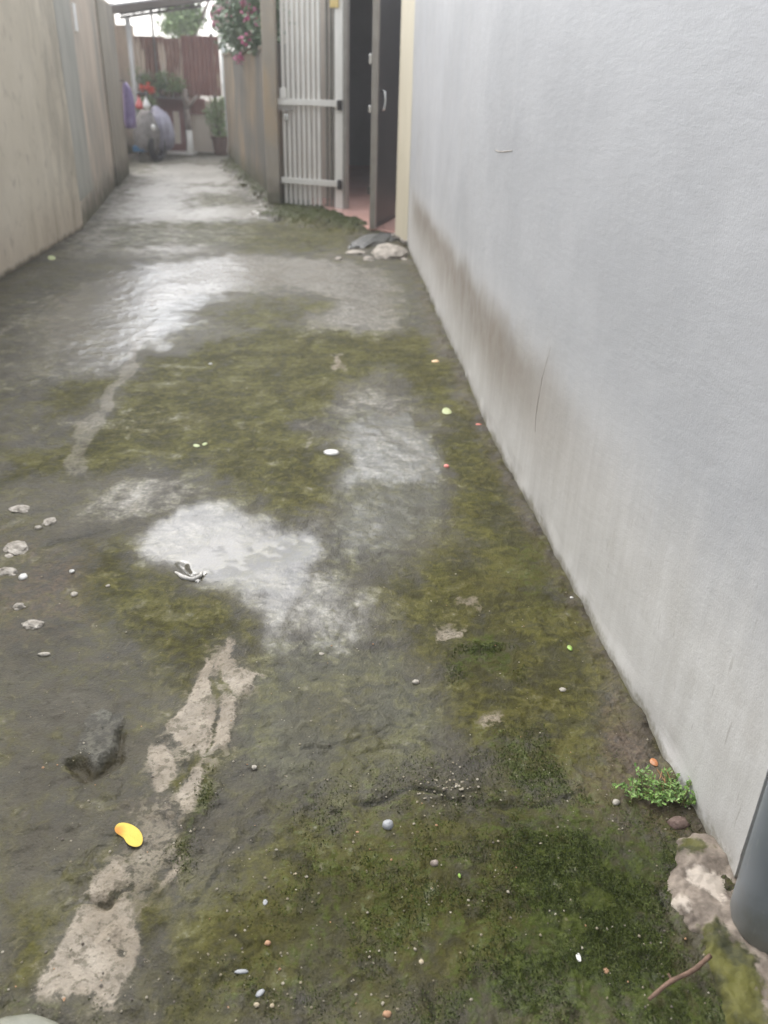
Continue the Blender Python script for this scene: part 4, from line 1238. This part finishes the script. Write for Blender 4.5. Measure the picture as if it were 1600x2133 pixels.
for po, c in ((.7, (.30, .275, .22, 1)), (.8, (.09, .075, .06, 1)), (.93, (.30, .17, .09, 1))):
    e = el.new(po); e.color = c
N.set('Base Color', cr.outputs[0]); N.set('Roughness', .7)
tag(gr.build('grit', N.m, None, fix=False), 'fine pale grit scattered over the near pavement', None, None, 'stuff')

gm_ = M_['green']; dens = np.clip(gm_ - .12, 0, 1) * sstep(.38, .66, fbm(X * 16, Y * 16, 4, 71)) * (Y < 1.9)
area = dens * (Y > .55)
prob = area * np.maximum(.0042, .0028 * Y)
prob = prob / prob.sum()
pick = RNG.choice(len(prob), 60000, p=prob)
jx = (RNG.random(len(pick)) - .5) * .007; jy = (RNG.random(len(pick)) - .5) * .007
bx, by, bz = X[pick] + jx, Y[pick] + jy, Z[pick] - .001
ang = RNG.random(len(pick)) * 2 * np.pi
hh = (.0015 + .0038 * RNG.random(len(pick)) ** 1.5); ww = .0012 + .0012 * RNG.random(len(pick))
lean = .0035 * (RNG.random(len(pick)))
la = RNG.random(len(pick)) * 2 * np.pi
v0 = np.stack([bx - ww * np.cos(ang), by - ww * np.sin(ang), bz], 1)
v1 = np.stack([bx + ww * np.cos(ang), by + ww * np.sin(ang), bz], 1)
v2 = np.stack([bx + lean * np.cos(la), by + lean * np.sin(la), bz + hh], 1)
vv = np.stack([v0, v1, v2], 1).reshape(-1, 3).astype(np.float32)
mm = bpy.data.meshes.new('moss')
mm.vertices.add(len(vv)); mm.vertices.foreach_set('co', vv.ravel())
mm.loops.add(len(vv)); mm.loops.foreach_set('vertex_index', np.arange(len(vv), dtype=np.int32))
mm.polygons.add(len(vv) // 3); mm.polygons.foreach_set('loop_start', np.arange(0, len(vv), 3, dtype=np.int32))
mm.update(calc_edges=True)
mm.materials.append(leafmat('moss_blade', (.020, .032, .005), (.080, .105, .018), .8, 0))
mo = bpy.data.objects.new('moss', mm); COL.objects.link(mo)
tag(mo, 'short dark green moss growing on the near right pavement', None, None, 'stuff')
# ------------------------------------------------------------------ far end of the alley
EY = 18.2
def ep(px, py, Y_=EY): return on_y(px, py, Y_)
M_rust = NT('rusted_sheet'); N = M_rust
st = N.noise(4.5, 6, .6, N.scale((1, 1, .16))); st2 = N.noise(10, 6, .6, N.scale((1, 1, .25)))
c = N.mix(N.step(st2, .3, .7), (.20, .095, .078), (.27, .14, .11))
c = N.mix(N.mul(N.step(st, .60, .66), .9), c, N.mix(st2, (.36, .25, .15), (.46, .38, .30)))
N.set('Base Color', c); N.set('Roughness', .75); N.set('Normal', N.bump(st2, .2, .01))
M_rust = N.m
N = NT('peeling_rust_sheet')
st = N.noise(3.4, 5, .55, N.scale((1, 1, .22))); st2 = N.noise(10, 6, .6, N.scale((1, 1, .25)))
c = N.mix(N.step(st2, .3, .7), (.20, .11, .085), (.30, .17, .125))
c = N.mix(N.step(st, .47, .55), c, N.mix(st2, (.55, .43, .32), (.66, .56, .47)))
c = N.mix(N.step(st, .59, .62), c, (.62, .59, .56))
N.set('Base Color', c); N.set('Roughness', .75)
M_peel = N.m
M_brown = simple('maroon_paint', (.20, .095, .085), (.25, .125, .11), 3, .6, .05, 30, streak=(1, 1, .3))
M_endwall = simple('beige_plaster', (.58, .51, .42), (.66, .59, .49), 3, .85, .2, 20, streak=(1, 1, .3))  # beige plaster of the low end wall
M_roof = simple('grey_roof_sheet', (.36, .35, .37), (.42, .41, .43), 3, .6, .05)
M_steel = simple('brownish_steel', (.13, .115, .10), (.19, .17, .15), 9, .6, .05)

def panel(name, px, Y_, th, m, parent, ribs=0):
    a = [ep(*p, Y_) for p in px]
    b = MB()
    b.rings([[(q.x, q.y, q.z) for q in a], [(q.x, q.y + th, q.z) for q in a]])
    return b.build(name, m, parent)

fence = empty('sheet_fence', (-2.9, EY, 0))
tag(fence, 'rusty sheet metal fence closing the far end of the alley', 'fence')
def fo(o): o.location = (2.9, -EY, 0); return o
# corrugated upper sheets
def corr(name, x0, x1, z0, z1, Y_, m, parent, step=.038, amp=.012):
    n_ = max(3, int((x1 - x0) / step)); b = MB()
    for i in range(n_ + 1):
        x = x0 + (x1 - x0) * i / n_; y = Y_ + (amp if i % 2 else -amp)
        b.v += [(x, y, z0 + .01 * math.sin(i)), (x, y, z1), (x, y + .006, z1), (x, y + .006, z0)]
    for i in range(n_):
        for j in range(4):
            k = i * 4
            b.f.append((k + j, k + 4 + j, k + 4 + (j + 1) % 4, k + (j + 1) % 4))
    return fo(b.build(name, m, parent))
A, B = ep(386, 197), ep(455, 76)
corr('rust_sheet', A.x, B.x, A.z - .01, B.z, EY - .03, M_rust, fence)
A, B = ep(285, 200), ep(340, 76)
corr('rust_sheet', A.x, B.x, .95, B.z, EY + .03, M_peel, fence)
A, B = ep(338, 200), ep(390, 78)
corr('rust_sheet', A.x, B.x, .95, B.z - .02, EY, M_peel, fence)
b = MB(); A, B = ep(318, 316), ep(391, 200)
b.box(A.x, B.x, EY - .02, EY + .02, .0, B.z - .04); fo(b.build('lower_door', M_brown, fence))
b = MB(); b.box(A.x - .02, B.x + .02, EY - .05, EY + .05, B.z - .038, B.z + .01); fo(b.build('door_rail', M_steel, fence))
A, B = ep(366, 300), ep(373, 232)
b = MB(); b.box(A.x, B.x, EY - .026, EY - .021, .15, B.z); fo(b.build('bare_wood_streak', M_endwall, fence))
b = MB(); A, B = ep(452, 330), ep(458, 60)
b.box(A.x, A.x + .06, EY - .02, EY + .06, 0, 2.05); fo(b.build('fence_post', M_steel, fence))

ew = empty('end_wall', (-2.4, EY + .15, 0))
tag(ew, 'low pale plaster wall right of the maroon door at the alley end', 'wall')
A, B = ep(391, 310), ep(476, 205)
b = MB(); b.box(A.x, B.x + .1, EY + .06, EY + .2, -.05, B.z - .05); o = b.build('wall', M_endwall, ew); o.location = (2.4, -EY - .15, 0)
b = MB(); b.box(ep(396, 240).x, ep(428, 240).x, EY + .02, EY + .059, ep(396, 238).z, B.z - .02); o = b.build('rust_sheet', M_rust, ew); o.location = (2.4, -EY - .15, 0)
lw3 = MB(); A = ep(302, 300, 18.6)
lw3.box(-5.2, A.x, 18.42, 18.6, -.05, 2.16); lw3.box(-5.2, -5.05, 14.1, 18.415, -.05, 2.4); lw3.box(-4.62, -4.02, 18.3, 18.415, -.05, 2.5)
tag(lw3.build('end_wall', M_left2), 'old plaster wall behind the scooter in the far left corner', 'wall')
# pale wet sill
A, B = ep(343, 320), ep(413, 318)
b = MB(); b.box(A.x, B.x, 17.55, 18.14, -.03, .03)
tag(b.build('door_sill', simple('pale_sill', (.55, .53, .48), (.65, .63, .58), 6, .3, .1), None, bevel=.01), 'bright pale sill on the ground before the maroon door', 'sill')

# forked trunk, lime washed at its foot
ft = empty('forked_tree', tuple(ep(394, 317, 17.9)[:2]) + (0,))
tag(ft, 'bare forked tree stem, lime washed at the foot, by the maroon door', 'tree')
def tl(pts): return [ep(*p, 17.9) - ft.location for p in pts]
b = MB(); b.tube(tl([(394, 270), (392, 245), (389, 222)]), [.055, .05, .05], 8)
b.tube(tl([(390, 228), (385, 205), (384, 185)]), [.05, .055, .06], 8); b.tube(tl([(391, 224), (402, 210), (412, 199)]), [.045, .038, .025], 8)
b.build('trunk', simple('smooth_grey_bark', (.21, .17, .14), (.30, .25, .21), 12, .8, .2, 40), ft, smooth=True)
b = MB(); b.tube(tl([(397, 321), (396, 300), (394, 271)]), [.075, .06, .056], 8); b.build('lime_washed_foot', M_lime, ft, smooth=True)

# leaf clouds
def leafcloud(name, m, blobs, n, size, parent, seed, flat=.5):
    r = np.random.default_rng(seed)
    b = MB()
    wt = np.array([q[3] * q[4] * q[5] for q in blobs]); wt = wt / wt.sum()
    for k in range(n):
        q = blobs[r.choice(len(blobs), p=wt)]
        d = r.normal(size=3); d /= np.linalg.norm(d); d *= r.random() ** .45
        p = Vector((q[0] + d[0] * q[3], q[1] + d[1] * q[4], q[2] + d[2] * q[5]))
        dd = Vector(r.normal(size=3)); dd.z -= .2
        upv = Vector((r.normal() * .6, r.normal() * .6, 1)).normalized()
        s_ = size * (.6 + .8 * r.random())
        leafquad(b, p, dd, upv, s_, s_ * flat)
    return b.build(name, m, parent, fix=False)

vine = empty('flowering_vine', (-1.2, 13.0, 0))
tag(vine, 'pink flowering vine spilling over the low concrete wall on the right', 'vine')
def vo(o): o.location = (1.2, -13.0, 0); return o
vb = []
for px, py, Yv, r in ((555, 20, 11.6, .34), (560, 70, 11.5, .22), (520, 30, 12.6, .36), (500, 60, 13.2, .35), (530, 85, 12.2, .24), (480, 20, 14.2, .38), (490, 85, 13.8, .28), (470, 40, 15.0, .30), (505, -30, 13.0, .5), (550, -60, 11.8, .5), (500, 112, 13.6, .14), (465, 90, 15.2, .20), (545, 100, 11.9, .16), (515, 60, 12.6, .3), (478, 55, 14.6, .32), (560, 45, 11.4, .28)):
    q = on_y(px, py, Yv); vb.append((q.x + .06, q.y, q.z, r, r * 1.1, r * .8))
vo(leafcloud('foliage', M_bougleaf, vb, 9000, .065, vine, 3, .6))
b = MB()
for k in range(9):
    q = vb[k % len(vb)]
    b.tube([(q[0] + .15, q[1], 1.5), (q[0] + .1, q[1] + .05, (1.5 + q[2]) / 2 + .1), (q[0], q[1], q[2])], [.014, .01, .006], 6)
vo(b.build('branch', M_bark, vine))
for i, (px, py, Yv) in enumerate(((452, 19, 14.6), (453, 48, 14.7), (517, 28, 12.4), (530, 20, 12.0), (514, 80, 12.6), (479, 38, 13.9), (498, 123, 13.4), (446, 28, 15.0), (540, 45, 11.9), (508, 8, 12.8), (470, 10, 14.2))):
    q = on_y(px, py, Yv - .35)
    r = .10 if i in (0, 2, 4) else .07
    vo(leafcloud('flower_cluster', M_pink, [(q.x, q.y, q.z, r, r, r * .8)], 46, .045, vine, 50 + i, .9))

tree = empty('tree', (-3.6, 25, 0))
tag(tree, 'bright leafy tree standing behind the rusty fence at the alley end', 'tree')
def to(o): o.location = (3.6, -25, 0); return o
b = MB(); b.tube([(-3.55, 25, -.05), (-3.6, 25.05, 1.2), (-3.5, 25, 2.6), (-3.55, 25, 4.2)], [.14, .12, .09, .04], 9)
b.tube([(-3.55, 25, 1.9), (-4.1, 25.2, 2.9)], [.06, .025], 6); b.tube([(-3.52, 25, 2.2), (-3.0, 24.8, 3.1)], [.06, .025], 6)
to(b.build('trunk', M_bark, tree, smooth=True))
tb = []
rt_ = random.Random(9)
for k in range(16):
    q = on_y(rt_.uniform(350, 405), rt_.uniform(28, 85), 25 + rt_.uniform(-.6, .6)); tb.append((q.x, q.y, q.z, .38, .4, .30))
for k in range(6):
    q = on_y(rt_.uniform(350, 400), rt_.uniform(-60, 10), 25); tb.append((q.x, q.y, q.z, .5, .5, .4))
to(leafcloud('crown', M_treeleaf, tb, 4200, .12, tree, 8, .55))

# white leaning post at the far right, pole at the far left
wp = MB(); wp.tube([ep(486, 337, 16.4), ep(477, 260, 16.6), ep(470, 180, 16.8), ep(462, 45, 17.0)], .05, 12)
tag(wp.build('white_post', simple('grey_white_paint', (.50, .52, .50), (.6, .62, .6), 5, .5, 0), None, smooth=True), 'tall slightly leaning white post at the end of the low concrete wall', 'post')
cp = empty('canopy', (-3, 16.5, 0))
tag(cp, 'flat grey sheet canopy on thin steel posts over the far end', 'canopy')
def co_(o): o.location = (3, -16.5, 0); return o
a0, a1 = ep(246, 42, 18.3), ep(440, 2, 18.3)
b = MB(); zl, zr = a0.z, a1.z
v = [(a0.x - .9, 18.3, zl - .03), (a1.x + .3, 18.3, zr + .04), (a1.x + .05, 17.2, zr + .03), (a0.x - .9, 17.2, zl + .02)]
b.rings([v, [(x, y, z + .025) for x, y, z in v]]); co_(b.build('roof_sheet', M_roof, cp))
e0, e1 = ep(250, 37, 18.25), ep(420, 12, 18.25)
b = MB(); b.tube([e0, e1], .028, 6); co_(b.build('beam', M_steel, cp))
e2, e3 = ep(250, 30, 18.2), ep(422, 3, 18.2)
b = MB(); b.tube([e2, e3], .018, 6)
for t in np.linspace(.15, .95, 9):
    b.tube([e0.lerp(e1, t), e2.lerp(e3, t + .04)], .010, 5)
co_(b.build('lattice', M_steel, cp))
b = MB(); q0, q1 = ep(318, 78, 18.22), ep(315, 22, 18.22); b.tube([(q1.x, q1.y, 0.9), q1], .022, 6); co_(b.build('strut', M_steel, cp))
b = MB(); q1 = ep(265, 36, 17.6); q0 = ep(280, 300, 17.6); b.tube([(q1.x, 17.6, 0), q1], .045, 10); co_(b.build('post', simple('pale_post', (.5, .49, .46), (.58, .57, .54), 6, .5, 0), cp, smooth=True))
b = MB(); q1 = ep(325, 72, 18.22); b.tube([q1, ep(338, 20, 18.22)], .008, 5); b.tube([ep(330, 60, 18.22), ep(322, 25, 18.22)], .007, 5); co_(b.build('wire', M_steel, cp))

# ------------------------------------------------------------------ potted plants
def pot(x, y, z, r, h, parent, m=M_clay):
    n_ = 20; rg_ = []
    for rr, zz_ in ((r * .7, 0), (r * .95, h * .85), (r * 1.06, h * .86), (r * 1.06, h), (r * .94, h), (r * .9, h * .9)):
        rg_.append([(x + rr * math.cos(2 * math.pi * k / n_), y + rr * math.sin(2 * math.pi * k / n_), z + zz_) for k in range(n_)])
    b = MB(); b.rings(rg_); return b.build('pot', m, parent, smooth=False)
q = at(460, 322)
pr = empty('potted_plant', (q.x, q.y, 0))
tag(pr, 'tall green potted plant in a dark pot beside the white post', 'potted plant')
pot(0, 0, 0, .16, .32, pr)
b = MB()
for k in range(7):
    a = k * .9; b.tube([(0, 0, .28), (.08 * math.cos(a), .08 * math.sin(a), .7), (.16 * math.cos(a), .16 * math.sin(a), 1.0)], .008, 5)
b.build('stem', M_stem, pr)
def plx(px, py): v_ = on_y(px, py, q.y); return (v_.x - q.x, 0, v_.z)
bl = []
for px, py, r in ((455, 275, .17), (445, 245, .18), (455, 225, .16), (465, 215, .14), (435, 232, .12), (465, 255, .14), (450, 290, .10)):
    x_, y_, z_ = plx(px, py); bl.append((x_, 0, z_, r, r, r))
leafcloud('foliage', M_potleaf, bl, 1500, .05, pr, 12, .5)

# planting along the top of the maroon door
def shelfplant(px, py, r, n, label, seed, flowers=(), Y_=17.75):
    c = ep(px, py, Y_)
    e = empty('potted_plant', (c.x, Y_, 0)); tag(e, label, 'potted plant')
    zt = ep(px, 198, Y_).z
    return c, e, zt
sh_b = MB(); A, B = ep(290, 200, 17.95), ep(388, 200, 17.95)
sh_b.box(A.x, B.x, 17.84, 18.15, A.z - .03, A.z - .01)
for x in (A.x + .05, B.x - .05): sh_b.box(x - .03, x + .03, 18.0, 18.14, 0, A.z - .0505)
tag(sh_b.build('plant_shelf', M_steel), 'narrow steel shelf holding plants before the rusty fence', 'shelf')
def shelf_pot(px, spread, n, label, seed, hi=145, m=M_potleaf, flowers=()):
    c = ep(px, 200, 17.97)
    e = empty('potted_plant', (c.x, 17.97, A.z - .01)); tag(e, label, 'potted plant')
    pot(0, 0, 0, .09, .09, e)
    zt = ep(px, hi, 17.97).z - (A.z - .01)
    b_ = MB()
    for k in range(5): b_.tube([(0, 0, .12), (spread * .5 * math.cos(k * 1.3), .1 * math.sin(k * 1.3), zt * .75)], .007, 5)
    b_.build('stem', M_stem, e)
    r_ = np.random.default_rng(seed)
    bl_ = [(r_.uniform(-spread, spread) * 1.5, r_.uniform(-.16, .02), r_.uniform(.10, zt * .95), .10, .10, .10) for _ in range(14)]
    leafcloud('foliage', m, bl_, n, .045, e, seed, .5)
    return e
shelf_pot(300, .10, 380, 'pale green potted plant at the left end of the plant shelf', 31, 140)
shelf_pot(322, .15, 520, 'dark bushy potted plant on the shelf above the red flowers', 32, 150, M_bougleaf)
shelf_pot(352, .18, 700, 'spreading green potted plant on the right half of the shelf', 33, 150)
shelf_pot(370, .10, 300, 'low potted plant at the right end of the plant shelf', 34, 160)

# red flowered plant on a stand behind the scooter
q = ep(306, 210, 17.5)
fp = empty('flowering_plant', (q.x, 17.5, 0))
tag(fp, 'red flowering plant in a pot stand behind the covered scooter', 'potted plant')
pot(0, 0, 0, .15, .5, fp)
b = MB(); b.tube([(0, 0, .45), (.03, 0, .8), (0, 0, 1.05)], .012, 6); b.tube([(.02, 0, .7), (.12, 0, 1.0)], .009, 6); b.build('stem', M_stem, fp)
leafcloud('foliage', M_potleaf, [(0, 0, .95, .16, .12, .12), (.1, 0, .85, .12, .1, .12), (-.08, 0, .8, .12, .1, .12)], 420, .05, fp, 41, .5)
for i, (px, py) in enumerate(((294, 185), (319, 186), (308, 180), (313, 190))):
    v_ = on_y(px, py, 17.3)
    leafcloud('flower', M_redfl, [(v_.x - q.x, -.2, v_.z, .055, .05, .05)], 50, .04, fp, 60 + i, .9)

# ------------------------------------------------------------------ scooter under a lavender rain cover, purple coat on the wall
sp = at(318, 336)
sc_ = empty('scooter', (sp.x, sp.y, 0), 0)
tag(sc_, 'parked scooter draped with a lavender grey rain cover by the left wall', 'scooter')
SY = sp.y
def sl(px, py, dy=0.): v_ = on_y(px, py, SY + dy); return Vector((v_.x - sp.x, dy, v_.z))
# cover: lofted from outlines at increasing height (left, right columns in the photo, half depth)
lv = [(314, 304, 346, .26), (300, 300, 349, .28), (287, 298, 350, .29), (264, 299, 345, .28), (247, 300, 339, .25), (237, 302, 333, .20), (229, 304, 323, .14), (222, 306, 314, .06)]
rings = []
rc = random.Random(4)
for i, (py, xl, xr, dp) in enumerate(lv):
    a_, b_ = sl(xl, py), sl(xr, py)
    cx, rx = (a_.x + b_.x) / 2, (b_.x - a_.x) / 2
    ring = []
    for k in range(28):
        t = 2 * math.pi * k / 28
        fold = 1 + (.17 * math.sin(k * 2.24 + .5 * math.sin(i)) + .06 * math.sin(k * .9 + 1.3)) * (1 - i / 9)
        ring.append((cx + rx * math.cos(t) * fold, .55 + dp * 1.6 * math.sin(t) * fold, a_.z + (.03 * math.sin(k * 2.3) if i == 0 else 0)))
    rings.append(ring)
N = NT('lavender_film')
nz_ = N.noise(5, 5, .6)
N.set('Base Color', N.mix(N.step(nz_, .35, .65), (.20, .19, .23), (.30, .285, .36))); N.set('Roughness', .4); N.set('Normal', N.bump(N.noise(9, 4), .5, .03))
b = MB(); b.rings(rings); o = b.build('rain_cover', N.m, sc_, smooth=True)
rings = []
for i, (py, xl, xr, dp) in enumerate([(313, 283, 327, .16), (295, 279, 331, .20), (275, 278, 330, .22), (258, 280, 325, .20), (246, 283, 320, .15), (236, 288, 315, .10), (229, 293, 310, .05)]):
    a_, b_ = sl(py=py, px=xl), sl(py=py, px=xr)
    cx, rx = (a_.x + b_.x) / 2, (b_.x - a_.x) / 2
    rings.append([(cx + rx * math.cos(2 * math.pi * k / 28) * (1 + .10 * math.sin(k * 2.24 + .7 * i)), .05 + dp * math.sin(2 * math.pi * k / 28) * (1 + .14 * math.sin(k * 1.8 + i)), a_.z) for k in range(28)])
b = MB(); b.rings(rings); b.build('front_sacking', simple('grey_sacking', (.15, .14, .13), (.26, .24, .225), 9, .7, .5, 20), sc_, smooth=True)
M_tyre = simple('black_rubber', (.018, .018, .018), (.03, .03, .03), 20, .7, .1)
def wheel(name, c, R_, r_, parent, ang=0.):
    bm = MB(); n1_, n2_ = 26, 10; ringsw = []
    for i in range(n1_ + 1):
        t = 2 * math.pi * i / n1_
        ringsw.append([(c[0] + math.sin(ang) * (R_ + r_ * math.cos(s)) * math.cos(t) + r_ * math.sin(s) * math.cos(ang), c[1] + math.cos(ang) * (R_ + r_ * math.cos(s)) * math.cos(t) - r_ * math.sin(s) * math.sin(ang), c[2] + (R_ + r_ * math.cos(s)) * math.sin(t)) for s in np.linspace(0, 2 * math.pi, n2_, endpoint=False)])
    bm.rings(ringsw, cap=False)
    o_ = bm.build(name, M_tyre, parent, smooth=True)
    h_ = MB(); h_.tube([(c[0] - .03, c[1], c[2]), (c[0] + .03, c[1], c[2])], R_ * .55, 16); h_.build('hub', M_steel, o_)
    return o_
wl = sl(327, 322)
wheel('wheel', (wl.x, .08, .24), .20, .055, sc_, .35)
wheel('wheel', (wl.x - .12, 1.15, .24), .20, .055, sc_, .1)
a_, b_ = sl(279, 309), sl(309, 309)
M_blue = simple('blue_panel', (.022, .095, .19), (.03, .13, .25), 5, .4, 0)
b = MB(); b.box(a_.x, b_.x, -.10, .25, a_.z - .045, a_.z + .045); b.build('footboard', M_blue, sc_, bevel=.01)
b = MB(); b.tube([(a_.x + .05, .05, a_.z - .05), (a_.x + .02, .02, 0)], .02, 6); b.tube([(b_.x - .02, .1, a_.z - .05), (b_.x + .02, .1, 0)], .02, 6); b.build('stand', M_steel, sc_)
b = MB(); p_, r_ = sl(289, 222), sl(310, 221)
b.tube([p_ + Vector((-.05, .1, 0)), (p_ + r_) / 2 + Vector((0, .2, .03)), r_ + Vector((.05, .1, 0))], .018, 8); b.build('handlebar', M_black, sc_)
for (px, py, px2, py2) in ((290, 219, 291, 196), (306, 218, 303, 196)):
    b = MB(); b.tube([sl(px, py, .1), sl(px2, py2, .1)], .008, 6)
    c_ = sl(px2, py2, .1); b.blob(tuple(c_), (.06, .015, .04), 2, .02, 0, 3); b.build('mirror', M_black, sc_, smooth=True)
hl = sl(324, 264)
b = MB(); b.blob((hl.x, -.19, hl.z), (.035, .03, .05), 2, .05, 0, 2); b.build('headlight', M_white, sc_, smooth=True)
# carrier bags hung on the handlebar
def bag(px, py, s, m, label, seed):
    c_ = on_y(px, py, SY - .12)
    e_ = empty('carrier_bag', tuple(c_)); tag(e_, label, 'bag')
    n_ = 16; rs = []
    r_ = random.Random(seed)
    for z_, f in ((-s, .25), (-s * .85, .85), (-s * .3, 1.), (s * .3, .7), (s * .8, .35), (s, .22)):
        rs.append([(s * .75 * f * math.cos(2 * math.pi * k / n_) * (1 + r_.uniform(-.15, .15)), s * .5 * f * math.sin(2 * math.pi * k / n_), z_) for k in range(n_)])
    b_ = MB(); b_.rings(rs); b_.build('bag_body', m, e_, smooth=True)
    b_ = MB(); b_.tube([(-s * .15, 0, s), (-s * .1, 0, s * 1.5), (s * .1, 0, s * 1.5), (s * .15, 0, s)], .006, 5); b_.build('bag_handle', m, e_)
bag(290, 216, .085, simple('red_film', (.58, .10, .10), (.66, .2, .19), 9, .4, .2, 30), 'red plastic bag hung on the covered scooter', 1)
bag(305, 216, .08, M_white, 'white plastic bag hung on the covered scooter', 2)

# purple raincoat hanging from a hook on the left wall
hk = on_y(262, 176, 14.12)
coat = empty('raincoat', (hk.x, 14.12, hk.z))
tag(coat, 'purple raincoat hanging on the left wall above the covered scooter', 'raincoat')
lv = [(172, 257, 264), (182, 256, 271), (198, 257, 277), (215, 258, 280), (235, 259, 282), (252, 260, 283), (266, 262, 284)]
rs = []
for i, (py, xl, xr) in enumerate(lv):
    a_, b_ = on_y(xl, py, 14.12), on_y(xr, py, 14.12)
    cx, rx = (a_.x + b_.x) / 2 - hk.x, (b_.x - a_.x) / 2
    rs.append([(cx + rx * math.cos(2 * math.pi * k / 22) * (1 + .08 * math.sin(3 * k)), (.04 + .012 * i) * math.sin(2 * math.pi * k / 22) * (1 + .25 * math.sin(3 * k + i * .3)), a_.z - hk.z) for k in range(22)])
M_purp = simple('purple_film', (.26, .20, .40), (.42, .34, .56), 7, .4, .4, 14)
b = MB(); b.rings(rs); b.build('coat_body', M_purp, coat, smooth=True)
b = MB(); b.tube([(0, .0, .02), (-.03, .0, .05), (-.12, -.06, .05)], .012, 6); b.build('hook', M_steel, coat)

# ------------------------------------------------------------------ haze added to stand in for lens veil
hz_b = MB(); hz_b.box(-12, 12, -6, 32, -1.1, 7.2)
hzo = hz_b.build('haze', None)
hm = bpy.data.materials.new('veil_haze'); hm.use_nodes = True
ht = hm.node_tree; ht.nodes.clear()
ho = ht.nodes.new('ShaderNodeOutputMaterial'); hv = ht.nodes.new('ShaderNodeVolumePrincipled')
hv.inputs['Color'].default_value = (.95, .95, .97, 1); hv.inputs['Density'].default_value = .0046; hv.inputs['Anisotropy'].default_value = .2
ht.links.new(hv.outputs[0], ho.inputs['Volume'])
hzo.data.materials.append(hm)
tag(hzo, 'thin haze added in the alley to stand in for lens veil', None, None, 'stuff')
